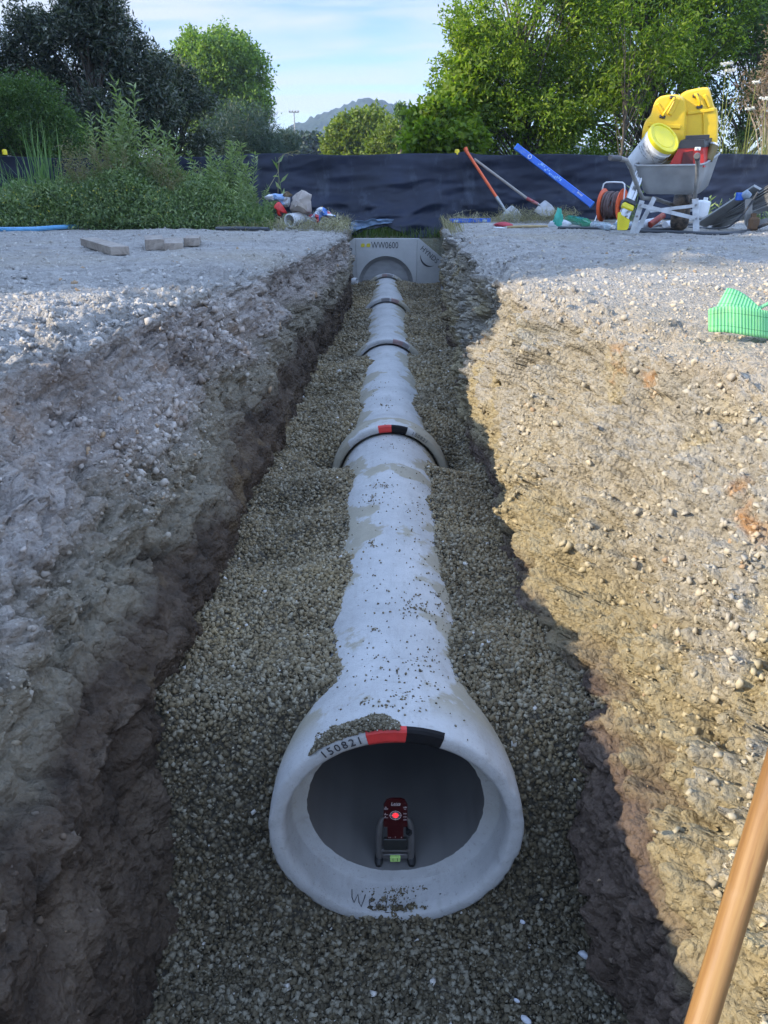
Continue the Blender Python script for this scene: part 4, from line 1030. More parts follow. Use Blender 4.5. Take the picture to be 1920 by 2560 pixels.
for z_ in (.15, -.15): mb.tube([rl(.17, -.20, z_), rl(.02, .0, z_), rl(-.14, -.20, z_), rl(.17, -.20, z_)], .009, 8)
mb.build('frame', WHITE, t, smooth=True)

# ---------------------------------------------------------------- wheelbarrow (u,v of the photo -> plane of the barrow)
WY = G(1700, 586).y
def W(a, b, dy=0.0):      # a,b = coordinates in a 3.19x enlargement whose corner is (1400,180)
    return P(1400 + a / 3.19, 180 + b / 3.19, WY + dy)
t = empty('wheelbarrow', G(1695, 586), 'grey metal wheelbarrow loaded with yellow cases and a bucket on the right bank', 'wheelbarrow')
def rrect(c4, r, n=6):
    """rounded quad through 4 corners (Vectors) in order"""
    out = []
    for i in range(4):
        a_, b_, c_ = c4[i - 1], c4[i], c4[(i + 1) % 4]; d1 = (a_ - b_).normalized() * r; d2 = (c_ - b_).normalized() * r
        for k in range(n + 1):
            f = k / n; out.append((b_ + d1) * (1 - f) ** 2 + b_ * 2 * f * (1 - f) + (b_ + d2) * f * f)
    return out
NL, NR_, FR, FL = W(575, 748), W(1142, 742, .0), W(1288, 640, .50), W(800, 650, .56)
bNL, bNR, bFR, bFL = W(648, 972, .10), W(1108, 976, .10), W(1190, 915, .42), W(840, 920, .45)
mid = lambda a_, b_, f: a_.lerp(b_, f)
top_l = rrect([NL, NR_, FR, FL], .10); bot_l = rrect([bNL, bNR, bFR, bFL], .09)
loops = [[a_.lerp(b_, f) for a_, b_ in zip(top_l, bot_l)] for f in (0, .25, .5, .75, .93)]
cb = sum(bot_l, Vector()) / len(bot_l); loops.append([b_.lerp(cb, .06) + Vector((0, 0, -.004)) for b_ in bot_l])
inn = [[p_.lerp(sum(l_, Vector()) / len(l_), .012) + Vector((0, 0, .004)) for p_ in l_] for l_ in loops]
mb = MB(); mb.loft(list(reversed(inn)) + loops, cap0=True, cap1=True); mb.build('tray', GALV, t, angle=40)
mb = MB(); rim = top_l + [top_l[0], top_l[1]]; mb.tube(rim, .011, 8, caps=False); mb.build('rim', GALV, t, smooth=True)
TUBE = simple('painted_tube', (0.30, 0.30, 0.29), 0.5, 0.3, dirt=(0.22, 0.20, 0.18)); GRIP = simple('grip', (0.10, 0.10, 0.105), 0.7)
mb = MB(); mb.tube([W(405, 685, -.42), W(480, 690, -.38), W(530, 705, -.30), W(560, 755, -.16), W(590, 840, -.05), W(625, 935, 0), W(660, 1005, .08), W(760, 1010, .25), W(900, 1060, .62), W(935, 1110, .66)], [.022, .023, .020, .0195, .0195, .0195, .0195, .019, .019, .019], 14); mb.build('handle', TUBE, t, smooth=True)
mb = MB(); mb.tube([W(1093, 672, -.42), W(1096, 690, -.30), W(1098, 740, -.16), W(1095, 830, -.05), W(1080, 960, 0), W(1075, 1010, .08), W(1050, 1020, .28), W(1040, 1060, .62), W(1010, 1110, .66)], [.023, .022, .020, .0195, .0195, .0195, .0195, .019, .019], 14); mb.build('handle', TUBE, t, smooth=True)
mb = MB(); mb.tube([W(400, 685, -.46), W(402, 685, -.445), W(480, 689, -.38)], [.020, .026, .024], 14); mb.build('grip', GRIP, t, smooth=True)
mb = MB(); mb.tube([W(1093, 671, -.50), W(1093, 671, -.49), W(1096, 690, -.32)], [.022, .029, .025], 16); mb.build('grip', GRIP, t, smooth=True)
LEGM = simple('leg_paint', (0.52, 0.54, 0.56), 0.5, dirt=(0.3, 0.28, 0.26))
for a_, b_, w2, dy in [((655, 1025), (572, 1295), .052, .02), ((755, 1000), (600, 1300), .045, .10), ((1078, 1010), (1088, 1303), .062, .02)]:
    mb = MB(); mb.bar(W(*a_, dy), W(*b_, dy - .01), w2, .006, up=(0, 1, 0), bev=.0015); mb.build('leg', LEGM, t)
mb = MB(); mb.bar(W(640, 1062, -.008), W(1085, 1168, -.008), .035, .006, up=(0, 1, 0)); mb.bar(W(720, 1108, .0), W(1085, 1065, .0), .030, .006, up=(0, 1, 0)); mb.build('brace', LEGM, t)
BOLT = simple('bolt', (0.3, 0.3, 0.31), 0.4, 0.7, bump=0)
for a_, b_ in [(640, 1060), (612, 1150), (1083, 1062), (1085, 1168)]:
    mb = MB(); mb.lathe([(-.02, .001), (-.02, .009), (-.008, .012)], 10, axisM(W(a_, b_, 0))); mb.build('bolt', BOLT, t)
wc = W(962, 1135, .62); wr__ = wc.z - (ground_z(wc.y)) + .004
wc.z = ground_z(wc.y) + .205; axw = Vector((.93, -.36, 0)).normalized(); uxw = axw.cross(Vector((0, 0, 1))).normalized()
WM = Matrix((uxw, Vector((0, 0, 1)), axw)).transposed().to_4x4(); WM.translation = wc
m = NT('tyre'); c1 = m.mix(m.ramp(m.noise(14, 6), [(0.4, 0), (0.65, 1)]), (0.035, 0.032, 0.03), (0.22, 0.165, 0.12)); m.bsdf(c1, .85, 0, m.bump(m.vor(90), .8, .006)); 
mb = MB(); pr_ = []
for i in range(19):
    a_ = -1.57 + 3.14 * i / 18; pr_.append((.092 * math.sin(a_), .10 + .105 * math.cos(a_) ** .7 if abs(a_) < 1.56 else .10))
mb.lathe(pr_, 48, WM); wh = mb.build('wheel', m.m, t, angle=50)
mb = MB(); mb.lathe([(-.075, .02), (-.07, .105), (.07, .105), (.075, .02)], 24, WM); mb.tube([WM @ Vector((0, 0, -.14)), WM @ Vector((0, 0, .14))], .012, 10); mb.build('rim', LEGM, wh, angle=40)

# things in the barrow
lid_c = W(832, 522, .02); nrm = Vector((.34, -.70, .62)).normalized()
bs = W(1, 1).lerp(W(2, 1), 0); px_ = (W(2, 0) - W(1, 0)).length       # metres per enlarged pixel
t = empty('bucket', lid_c - nrm * .38, 'white plastic bucket with a yellow lid tipped over in the wheelbarrow', 'bucket')
zB = nrm; xB = zB.cross(Vector((0, 0, 1))).normalized(); yB = zB.cross(xB).normalized()
BM_ = Matrix((xB, yB, zB)).transposed().to_4x4(); BM_.translation = lid_c; r_ = 136 * px_
mb = MB(); mb.lathe([(-.40, .001), (-.40, r_ * .83), (-.385, r_ * .85), (-.10, r_ * .955), (-.085, r_ * 1.01), (-.078, r_ * 1.01), (-.074, r_ * .965), (-.05, r_ * .97), (-.048, r_ * 1.0), (-.03, r_ * 1.0), (-.02, r_ * .97), (-.02, .001)], 64, BM_); body = mb.build('body', WHITE, t, angle=30)
mb = MB(); mb.lathe([(-.032, r_ * 1.005), (-.034, r_ * 1.05), (-.002, r_ * 1.055), (.004, r_ * 1.03), (.004, r_ * .93), (-.006, r_ * .90), (-.006, r_ * .70), (-.003, r_ * .68), (-.003, .001)], 64, BM_); mb.build('lid', YLID, t, angle=30)
mb = MB(); pts = []
for i in range(17):
    a_ = math.pi * (-.05 + 1.1 * i / 16) + math.pi * 0.0; pts.append(BM_ @ Vector((r_ * 1.03 * math.cos(a_), r_ * 1.03 * math.sin(a_) * (1 if True else 1), -.075 - .09 * math.sin(a_) ** 2)))
mb.tube(pts, .003, 6); mb.build('bail', STEEL, t, smooth=True)
mb = MB()
def oncyl(ch, size, a_, h):
    vs, fs = text_geo(ch, size, .0004); rr2 = r_ * (1.0 + .155 * (h + .02) / .38 - .012) * 1.0 + .004
    M_ = BM_ @ Matrix.Rotation(a_, 4, 'Z') @ Matrix.Translation((rr2, 0, h)) @ Matrix(((0, 0, 1, 0), (1, 0, 0, 0), (0, 1, 0, 0), (0, 0, 0, 1)))
    mb.add([M_ @ v for v in vs], fs)
# find the angle of the cylinder that faces the camera
best = max(range(360), key=lambda k: -(BM_.to_3x3() @ Vector((math.cos(R(k)), math.sin(R(k)), 0))).dot((lid_c).normalized()))
for row, (txt, sz) in enumerate([('KEEP AWAY FROM HEAT', .020), ('CONTENTS 20 L', .012), ('STORE COOL AND DRY', .012)]):
    n_ = len(txt)
    for i, ch in enumerate(txt):
        if ch != ' ': oncyl(ch, sz, R(best) + (i - n_ / 2 + (-6 if row else 2)) * sz * .82 / r_, -.125 - .027 * row)
mb.build('print', INK, body)

def case(label, corners_px, thick_dir, name='tool_case', dy=.1, notch=True):
    """hard case: outline (enlarged px, in the barrow plane) extruded along thick_dir, edges rounded"""
    pass
def soft_case(label, outline, dep, dy0, handle, latches, ribs, backlean=0.0):
    base = W(*outline[0], dy0)
    t_ = empty('instrument_case', base, label, 'case', 'yellow hard cases in the wheelbarrow')
    n = len(outline); ctr = Vector((sum(p[0] for p in outline) / n, sum(p[1] for p in outline) / n))
    # smooth the outline
    def chaikin(pts, k=2, w=.22):
        for _ in range(k):
            out = []
            for i in range(len(pts)):
                a_, b_ = pts[i], pts[(i + 1) % len(pts)]; out += [(a_[0] * (1 - w) + b_[0] * w, a_[1] * (1 - w) + b_[1] * w), (a_[0] * w + b_[0] * (1 - w), a_[1] * w + b_[1] * (1 - w))]
            pts = out
        return pts
    ol = chaikin(outline)
    def loop(s_, d):
        return [W(ctr.x + (a_ - ctr.x) * s_, ctr.y + (b_ - ctr.y) * s_, dy0 + d) for a_, b_ in ol]
    h = dep / 2
    loops = [loop(.80, -h), loop(.93, -h + .004), loop(.985, -h + .022), loop(1.0, -h + .05), loop(1.0, -.010), loop(1.018, -.008), loop(1.018, .008), loop(1.0, .010), loop(1.0, h - .05), loop(.97, h - .02), loop(.86, h)]
    mb = MB(); mb.loft(loops); body = mb.build('shell', YPL, t_, angle=28)
    for (a_, b_, c_, w2, d2) in ribs:
        mb = MB(); mb.bar(W(*a_, dy0 - h + d2), W(*b_, dy0 - h + d2), w2, .03, up=(0, 1, 0), bev=.008); mb.build('rib', YPL, t_)
    mb = MB(); (ha, hb_), dd_ = handle
    A_, B_ = W(*ha, dy0 - h - .0), W(*hb_, dy0 - h - .0); o_ = Vector((0, -.035, .012))
    mb.tube([A_, A_ + o_ * .8, A_.lerp(B_, .12) + o_, A_.lerp(B_, .88) + o_, B_ + o_ * .8, B_], [.013, .013, .012, .012, .013, .013], 12); mb.build('handle', YPL, t_, smooth=True)
    for (a_, b_, rot) in latches:
        mb = MB(); mb.box(W(a_, b_, dy0 - h - .002), (.055, .030, .028), Euler((0, rot, 0)), bev=.005); mb.build('latch', BLK, t_)
    return t_
soft_case('yellow hard instrument case leaning at the left in the wheelbarrow, behind the bucket', [(650, 700), (655, 480), (680, 390), (725, 345), (745, 270), (765, 225), (810, 190), (940, 178), (1000, 210), (1010, 330), (985, 700)], .22, .30,
          (((815, 350), (900, 222)), 0), [(898, 205, .2), (815, 357, .2)], [((872, 345), (940, 205), 0, .05, -.004), ((700, 420), (960, 440), 0, .04, .0), ((775, 250), (830, 345), 0, .03, .0)])
soft_case('larger yellow hard case standing at the right in the wheelbarrow, above the red toolbox', [(990, 700), (998, 300), (950, 190), (1010, 150), (1120, 128), (1188, 123), (1205, 180), (1228, 280), (1256, 292), (1262, 450), (1250, 620), (1200, 700)], .26, .42,
          (((1072, 190), (1108, 268)), 0), [(1080, 188, -.2), (1112, 278, -.1)], [((1010, 330), (1230, 300), 0, .035, .0), ((1140, 310), (1145, 540), 0, .012, .0), ((1150, 180), (1190, 285), 0, .03, .0)])
# red toolbox
t = empty('toolbox', W(1000, 735, .12), 'red toolbox with a black lid wedged in the wheelbarrow beside the bucket', 'toolbox')
mb = MB(); q4 = [(860, 760), (950, 600), (1142, 598), (1150, 760)]
mb.loft([[W(a_, b_, .04) for a_, b_ in q4], [W(a_ + 45, b_ - 6, .24) for a_, b_ in q4]]); mb.build('body', REDP, t, angle=30)
mb = MB(); mb.loft([[W(a_, b_, .03) for a_, b_ in [(925, 612), (965, 545), (1150, 540), (1152, 600)]], [W(a_, b_, .28) for a_, b_ in [(985, 600), (1010, 525), (1215, 525), (1205, 590)]]]); mb.bar(W(1000, 530, .1), W(1190, 522, .1), .02, .05, bev=.004); mb.build('lid', BLK, t, angle=30)
mb = MB(); mb.loft([[W(a_, b_, .030) for a_, b_ in [(985, 640), (1060, 628), (1062, 735), (965, 735)]], [W(a_, b_, .045) for a_, b_ in [(985, 640), (1060, 628), (1062, 735), (965, 735)]]]); mb.build('front_recess', simple('dark_red', (0.10, 0.012, 0.012), .5), t)
mb = MB(); mb.box(W(1108, 520, .12), (.075, .03, .025), bev=.004); mb.build('latch', WHITE, t); mb = MB(); mb.box(W(1098, 612, .02), (.055, .012, .03), bev=.003); lt = mb.build('latch', WHITE, t)
mb = MB(); vs, fs = text_geo('A', .024, .0005); c_ = W(1098, 621, .012); mb.add([(c_.x + v.x, c_.y - v.z, c_.z + v.y) for v in vs], fs); mb.build('mark', INK, lt)
# tins / rolls beside it
t0 = W(1212, 640, .20); mb = MB(); mb.tube([t0 + Vector((-.03, 0, -.07)), t0 + Vector((.02, .02, .06))], [.045, .045], 20); mb.build('body', simple('khaki_tin', (0.20, 0.15, 0.05), .5), empty('tin', t0, 'small brown tin tucked between the toolbox and the tray rim', 'tin')) ; te = bpy.data.objects['tin']
mb = MB(); mb.tube([t0 + Vector((.020, .02, .06)), t0 + Vector((.026, .022, .075))], [.046, .044], 20); mb.build('lid', WHITE, te)

# ---------------------------------------------------------------- tripod leg with a yellow foot, standing against the barrow
t = empty('survey_pole', W(490, 1265, -.12), 'aluminium pole with a bright yellow clamp foot leaning against the left of the wheelbarrow', 'survey pole')
a_, b_ = W(505, 1180, -.10), W(640, 800, .10)
mb = MB(); mb.bar(W(535, 1090, -.07), b_, .085, .035, up=(0, 1, 0), bev=.006); mb.build('pole', ALU, t)
mb = MB()
for k in (-.026, .026): mb.bar(W(535, 1080, -.095) + Vector((k, 0, 0)), b_ + Vector((k, -.02, 0)), .010, .008, up=(0, 1, 0))
mb.build('pole_rib', WHITE, t)
mb = MB(); mb.bar(W(548, 1060, -.08), W(562, 1022, -.06), .118, .06, up=(0, 1, 0), bev=.01); mb.build('rubber_band', BLK, t)
mb = MB(); mb.bar(W(500, 1185, -.11), W(548, 1062, -.08), .095, .055, up=(0, 1, 0), bev=.008); mb.build('clamp_plate', ALU, t)
mb = MB(); mb.bar(W(530, 1100, -.105), W(548, 1055, -.09), .115, .055, up=(0, 1, 0), bev=.012)
mb.loft([rrect([W(*p_, d) for p_ in [(458, 1120), (560, 1180), (540, 1260), (455, 1262)]], .02, 3) for d in (-.15, -.06)])
mb.loft([rrect([W(*p_, d) for p_ in [(462, 1118), (490, 1118), (480, 1250), (455, 1262)]], .01, 3) for d in (-.18, -.148)])
mb.build('yellow_foot', simple('yellow_foot', (0.72, 0.60, 0.02), .4, var=.12), t, angle=30)
for p_ in [(527, 1150), (545, 1112)]: mb = MB(); mb.lathe([(-.03, .001), (-.03, .010), (-.0, .010)], 10, axisM(W(*p_, -.13))); mb.build('bolt', BOLT, t)

# ---------------------------------------------------------------- perforated metal ramp lying at the right
def R_(a, b, Y): return P(1760 + a / 10.37, 420 + b / 10.37, Y)
Ya, Yb = 9.4, 8.3
t = empty('metal_ramp', R_(80, 1500, Ya), 'perforated grey metal ramp with side rails propped on its edge at the far right', 'ramp')
def rq(f, g_): # f along, g_ across (0 = upper rail, 1 = lower rail)
    U = R_(60, 1500, Ya).lerp(R_(1750, 420, Yb), f); Lw = R_(330, 1560, Ya - .02).lerp(R_(2000, 1060, Yb - .05), f)
    return U.lerp(Lw, g_)
mb = MB(); mb.bar(R_(-60, 1470, Ya + .03), R_(1420, 520, Yb + .25), .115, .03, up=(0, 1, 0), bev=.003); mb.build('side_rail', GALV, t)
mb = MB()
mb.add([rq(0, .02), rq(1, .02), rq(1, .30), rq(0, .30)], [(0, 1, 2, 3)]); mb.v = [v for v in mb.v]
mb2 = MB(); nn_ = (rq(1, 0) - rq(0, 0)).cross(rq(0, 1) - rq(0, 0)).normalized()
if nn_.y > 0: nn_ = -nn_
DK = simple('dark_steel', (0.10, 0.105, 0.11), .5, .4)
mb = MB()
for g_ in (.04, .14, .24, .50, .60, .70): mb.bar(rq(0.03, g_), rq(1, g_), .010, .006, up=nn_)
for i in range(90):
    f = .05 + .95 * i / 89
    for g0, g1 in ((.24, .50), (.52, .68)):
        for k in range(3):
            ga = g0 + (g1 - g0) * k / 3; gb_ = g0 + (g1 - g0) * (k + 1) / 3; mb.bar(rq(f + (.006 if k % 2 else -.0), ga), rq(f + (-.0 if k % 2 else .006), gb_), .0045, .005, up=nn_)
mb.build('mesh_panel', GALV, t)
mb = MB(); mb.bar(rq(0, .78), rq(1, .78), .075, .012, up=nn_); mb.build('lower_plate', GALV, t)
mb = MB(); mb.add([rq(0, .03) - nn_ * .02, rq(1, .03) - nn_ * .02, rq(1, .72) - nn_ * .02, rq(0, .72) - nn_ * .02, rq(0, .03) - nn_ * .03, rq(1, .03) - nn_ * .03, rq(1, .72) - nn_ * .03, rq(0, .72) - nn_ * .03], [(0, 1, 2, 3), (7, 6, 5, 4), (0, 1, 5, 4), (1, 2, 6, 5), (2, 3, 7, 6), (3, 0, 4, 7)]); mb.build('backing', DK, t)
mb = MB(); mb.tube([R_(1080, 950, Yb + .3), R_(1085, 1420, Yb + .28), R_(1120, 1500, Yb + .26), R_(1230, 1480, Yb + .25)], .014, 8); mb.bar(R_(1150, 800, Yb + .25), R_(1160, 1420, Yb + .25), .07, .02, up=(0, 1, 0)); mb.build('stand', GALV, t, angle=40)
RUST = simple('rust', (0.15, 0.09, 0.05), .8)
mb = MB(); mb.box(R_(1285, 1450, Yb + .15), (.10, .08, .13), bev=.02); mb.bar(R_(1290, 1180, Yb + .2), R_(1285, 1400, Yb + .17), .05, .02, up=(0, 1, 0)); mb.build('clamp', RUST, t)
mb = MB(); mb.box(R_(920, 740, Yb + .3), (.075, .03, .075), bev=.005); mb.build('blue_tag', BLUE, t)
mb = MB(); mb.tube([R_(985, 700, Yb + .3), R_(1080, 680, Yb + .28), R_(1200, 740, Yb + .27)], [.02, .05, .03], 10); mb.build('wrap', simple('pale_cloth', (.35, .42, .5), .8), t, smooth=True)
mb = MB(); mb.bar(R_(1360, 1430, Yb + .3), R_(1900, 1300, Yb + .2), .07, .05, up=(0, 0, 1)); mb.build('foot_rail', GALV, t)

# ---------------------------------------------------------------- cables, hoses, sticks, timber
def line(name, pts, r, mat, label, cat, group=None, n=8):
    P_ = []
    for i in range(len(pts) - 1):
        for k in range(6):
            P_.append(Vector(pts[i]).lerp(Vector(pts[i + 1]), k / 6))
    P_.append(Vector(pts[-1]))
    for _ in range(3): P_ = [P_[0]] + [(P_[i - 1] + P_[i] * 2 + P_[i + 1]) / 4 for i in range(1, len(P_) - 1)] + [P_[-1]]
    mb = MB(); mb.tube(P_, r, n); o = mb.build(name, mat, None, smooth=True); tag(o, label, cat, group); return o
CAB = simple('cable_dark', (0.05, 0.058, 0.07), .5)
line('cable', [G(1395, 569, .015), G(1480, 570, .015), G(1560, 572, .015), G(1640, 574, .015), G(1700, 572, .015)], .014, CAB, 'dark cable lying straight on the gravel in front of the hose reel', 'cable')
line('cable', [G(1590, 578, .015), G(1680, 580, .015), G(1760, 584, .015), G(1840, 583, .015), G(1880, 575, .02), P(1925, 556, 8.2), P(1990, 530, 8.0)], .017, CAB, 'dark hose running past the wheelbarrow legs and rising at the far right', 'hose')
line('cable', [G(1720, 568, .015), G(1790, 572, .015), P(1822, 568, 8.4), P(1850, 545, 8.3), P(1875, 512, 8.25), P(1895, 480, 8.2)], .010, CAB, 'thin black cable looping up over the metal ramp', 'cable')
line('cable', [G(1560, 566, .012), G(1620, 565, .015), G(1700, 562, .015), G(1770, 560, .015)], .014, CAB, 'dark cable lying behind the wheelbarrow wheel', 'cable')
line('water_hose', [G(-60, 573, .03), G(30, 574, .03), G(90, 573, .03), G(135, 569, .03), G(200, 566, .03)], .024, simple('hose_blue', (0.10, 0.30, 0.52), .45), 'pale blue hose lying at the foot of the weeds at the far left', 'hose')
line('rubber_strip', [G(540, 572, .02), G(590, 571, .025), G(640, 572, .02), G(672, 573, .02)], .020, CAB, 'flat black hose end lying on the gravel below the litter', 'hose')
TIM = wood_mat('timber', (0.20, 0.165, 0.135), (0.36, 0.31, 0.26), (1, .2, 1))
for (u0, v0, u1, v1, wd, ht_, lab) in [(222, 606, 300, 626, .20, .055, 'timber offcut lying alone at the left of the gravel, long side showing'),
        (386, 596, 386, 628, .20, .075, 'timber block, left one of the three lying together'),
        (432, 602, 436, 622, .20, .055, 'timber block, low middle one of the three lying together'), (478, 592, 486, 616, .17, .060, 'timber block, right one of the three lying together')]:
    a_, b_ = G(u0, v0, .03), G(u1, v1, .03); d = (b_ - a_); d.z = 0; L_ = d.length; ang_ = math.atan2(d.x, -d.y)
    if u0 == 222:
        mb = MB(); mb.box((a_ + b_) / 2 + Vector((0, 0, ht_ / 2 - .025)), (wd * .62, L_, ht_), Euler((0, 0, ang_)), bev=.003)
    else:
        mb = MB(); mb.box((a_ + b_) / 2 + Vector((0, 0, ht_ / 2 - .025)), (wd * .68, min(L_, .42), ht_), Euler((rnd.uniform(-.02, .02), 0, ang_ + rnd.uniform(-.06, .06))), bev=.003)
    o = mb.build('timber_block', TIM, None); tag(o, lab, 'timber', 'timber offcuts on the left gravel')
line('stick', [G(1268, 568, .012), G(1310, 566, .02), G(1368, 566, .012)], .014, simple('stick_wood', (0.40, 0.30, 0.15), .8), 'pale wooden stake lying at the edge of the right bank', 'stake')
# red glove, white slab, plastic bottles, plastic tube
def blob(name, c, size, mat, label, cat, seed, amp=.25, sub=3, rot=0.0, freq=6):
    bm = bmesh.new(); bmesh.ops.create_icosphere(bm, subdivisions=sub, radius=1)
    V = np.array([v.co[:] for v in bm.verts]); d = 1 + amp * fbm(V * (freq / 4), 3, seed) * 1.6 + amp * .5 * fbm(V * freq / 1.6, 2, seed + 3)
    V = V * d[:, None] * np.array(size)
    for v, q_ in zip(bm.verts, V): v.co = q_
    mb = MB(); mb.bm(bm, Matrix.Translation(c) @ Matrix.Rotation(rot, 4, 'Z')); o = mb.build(name, mat, None, angle=55); tag(o, label, cat); return o
blob('glove', G(1257, 563, .02), (.105, .06, .035), simple('pink_red', (0.45, 0.05, 0.07), .7), 'crumpled red work glove lying beside the orange shovel', 'glove', 5)
blob('foam_slab', G(1400, 560, .03), (.13, .07, .05), simple('foam_white', (0.55, 0.57, 0.60), .8), 'pale grey lump of foam on the gravel by the green bottle', 'foam', 6, .2)
blob('foam_slab', G(1247, 570, .01), (.065, .04, .012), simple('chip_white', (0.6, 0.6, 0.6), .8), 'small white chip lying in front of the red glove', 'chip', 7, .2)
def glassy(name, col, rough=.15, trans=.7):
    m = NT(name); m.bsdf(col, rough, 0, None, .5, Transmission_Weight=trans, IOR=1.3); return m.m
GB = glassy('green_pet', (0.10, 0.55, 0.35)); CBt = glassy('clear_pet', (0.70, 0.82, 0.90))
def bottle(a_, b_, r, mat, label, grp=None):
    a_ = Vector(a_); b_ = Vector(b_); z = (b_ - a_).normalized(); x = z.cross(Vector((0, 0, 1))).normalized(); y = z.cross(x)
    M = Matrix((x, y, z)).transposed().to_4x4(); M.translation = a_; L_ = (b_ - a_).length
    t_ = empty('bottle', a_, label, 'bottle', grp)
    mb = MB(); mb.lathe([(0, .001), (0, r * .8), (L_ * .04, r), (L_ * .22, r * .97), (L_ * .26, r * .9), (L_ * .30, r), (L_ * .55, r), (L_ * .6, r * .92), (L_ * .64, r), (L_ * .74, r * .9), (L_ * .86, r * .42), (L_ * .93, r * .38), (L_ * .93, .001)], 20, M)
    mb.build('body', mat, t_, angle=40)
    mb = MB(); mb.lathe([(L_ * .92, .001), (L_ * .92, r * .46), (L_, r * .46), (L_, .001)], 14, M); mb.build('cap', WHITE, t_, angle=40)
bottle(G(1420, 548, .055), G(1487, 562, .04), .055, GB, 'green plastic bottle lying by the dry grass in front of the hose reel')
bottle(G(1484, 562, .04), G(1535, 568, .04), .042, CBt, 'clear plastic bottle lying in front of the hose reel', None)
bottle(G(1538, 566, .04), G(1590, 561, .04), .042, CBt, 'clear plastic bottle lying between the reel and the yellow clamp foot', None)
bottle(G(1600, 563, .05), G(1650, 553, .06), .05, simple('white_bottle', (.62, .66, .72), .4), 'white bottle with worn print lying behind the wheelbarrow legs')
blob('green_scrap', G(1395, 549, .08), (.05, .03, .10), simple('teal_plastic', (0.05, 0.42, 0.32), .4), 'upright piece of bright green plastic beside the dry grass', 'plastic scrap', 11, .5)
line('plastic_tube', [G(1662, 562, .04), G(1700, 552, .05), G(1735, 545, .05)], .034, simple('tube_white', (.66, .68, .72), .4), 'white plastic tube lying behind the wheel of the wheelbarrow', 'tube')
tc_ = G(1625, 562, .05); mb = MB(); mb.tube([tc_, tc_ + Vector((.17, .12, .09))], .034, 16); o = mb.build('red_tube', simple('red_wrap', (.42, .06, .04), .5, dirt=(.6, .55, .2)), None, angle=40); tag(o, 'red and yellow printed cartridge lying under the wheelbarrow', 'cartridge')
jc = P(1755, 528, 9.8); t = empty('jug', jc, 'white square plastic jug standing behind the right leg of the wheelbarrow', 'jug')
mb = MB(); mb.box(jc + Vector((0, 0, .02)), (.13, .12, .20), Euler((0, .12, .3)), bev=.03, seg=3); mb.build('body', WHITE, t, angle=40)
mb = MB(); mb.tube([jc + Vector((.02, 0, .115)), jc + Vector((.024, 0, .15))], .025, 14); mb.build('cap', WHITE, t, angle=40)

# ---------------------------------------------------------------- litter heap on the left
def printed(name, base, cols, scale=9):
    m = NT(name); v = m.vor(scale, m.obj, out='Color'); s_ = m.sep(v); c = base
    for i, cl in enumerate(cols): c = m.mix(m.math('GREATER_THAN', m.math('FRACT', m.math('MULTIPLY', s_[i % 3], 3.7 + i)), .78), c, cl)
    c = m.mix(m.ramp(m.noise(12, 5, m.obj), [(.5, 0), (.7, .5)]), c, tuple(x * .6 for x in base)); m.bsdf(c, .7, 0, m.bump(m.noise(25, 4, m.obj), .6, .01)); return m.m
LY = 9.3
def Lp(a, b, Y=LY): return P(620 + a / 5.925, 460 + b / 5.925, Y)
def sheetbag(name, outline, Y, bulge, mat, label, cat, seed, crease=.034):
    """crumpled bag: closed puffed shell over an outline"""
    n = len(outline); pts = outline
    for _ in range(2):
        out = []
        for i in range(len(pts)):
            a_, b_ = pts[i], pts[(i + 1) % len(pts)]; out += [(a_[0] * .8 + b_[0] * .2, a_[1] * .8 + b_[1] * .2), (a_[0] * .2 + b_[0] * .8, a_[1] * .2 + b_[1] * .8)]
        pts = out
    cx_ = sum(p[0] for p in pts) / len(pts); cy_ = sum(p[1] for p in pts) / len(pts); loops = []
    for s_, d in [(.05, -1), (.35, -.93), (.65, -.72), (.88, -.38), (1, 0), (.88, .38), (.6, .7), (.3, .8), (.05, .82)]:
        l_ = []
        for a_, b_ in pts:
            p_ = Lp(cx_ + (a_ - cx_) * s_, cy_ + (b_ - cy_) * s_, Y); p_.y += d * bulge; l_.append(p_)
        loops.append(l_)
    mb = MB(); mb.loft(loops); v = np.array([q_[:] for q_ in mb.v]); r_ = 1 - np.abs(fbm(v * 9, 3, seed)) * 2
    v[:, 1] += -r_ * crease * 2 + fbm(v * 22, 2, seed + 1) * crease; v[:, 0] += fbm(v * 14, 2, seed + 2) * crease; v[:, 2] += fbm(v * 14, 2, seed + 4) * crease * .7
    mb.v = [Vector(q_) for q_ in v]; o = mb.build(name, mat, None, angle=35); tag(o, label, cat); return o
BAGW = printed('bag_white', (.55, .56, .58), [(.20, .32, .52), (.6, .6, .6)], 7); BAGB = simple('bag_brown', (.36, .31, .27), .85, scale=4)
sheetbag('paper_bag', [(250, 170), (360, 140), (520, 145), (650, 190), (640, 330), (560, 340), (520, 260), (270, 240)], LY + .15, .12, BAGW, 'white printed sack lying at the back of the litter pile', 'sack', 21)
sheetbag('paper_bag', [(650, 330), (660, 190), (720, 130), (780, 88), (850, 110), (920, 145), (945, 230), (955, 440), (900, 470), (760, 440), (640, 410)], LY, .16, BAGB, 'open brown paper sack, the tallest piece in the litter pile', 'sack', 25)
sheetbag('paper_bag', [(830, 490), (960, 440), (1060, 345), (1110, 335), (1190, 370), (1230, 440), (1320, 465), (1280, 500), (1220, 510), (1130, 460), (1090, 480), (1080, 560), (1010, 585), (960, 560)], LY - .1, .10, printed('bag_print', (.58, .60, .63), [(.05, .15, .42), (.60, .38, .08), (.50, .06, .07)], 11), 'white sack with blue lettering and an orange corner at the right of the litter', 'sack', 29)
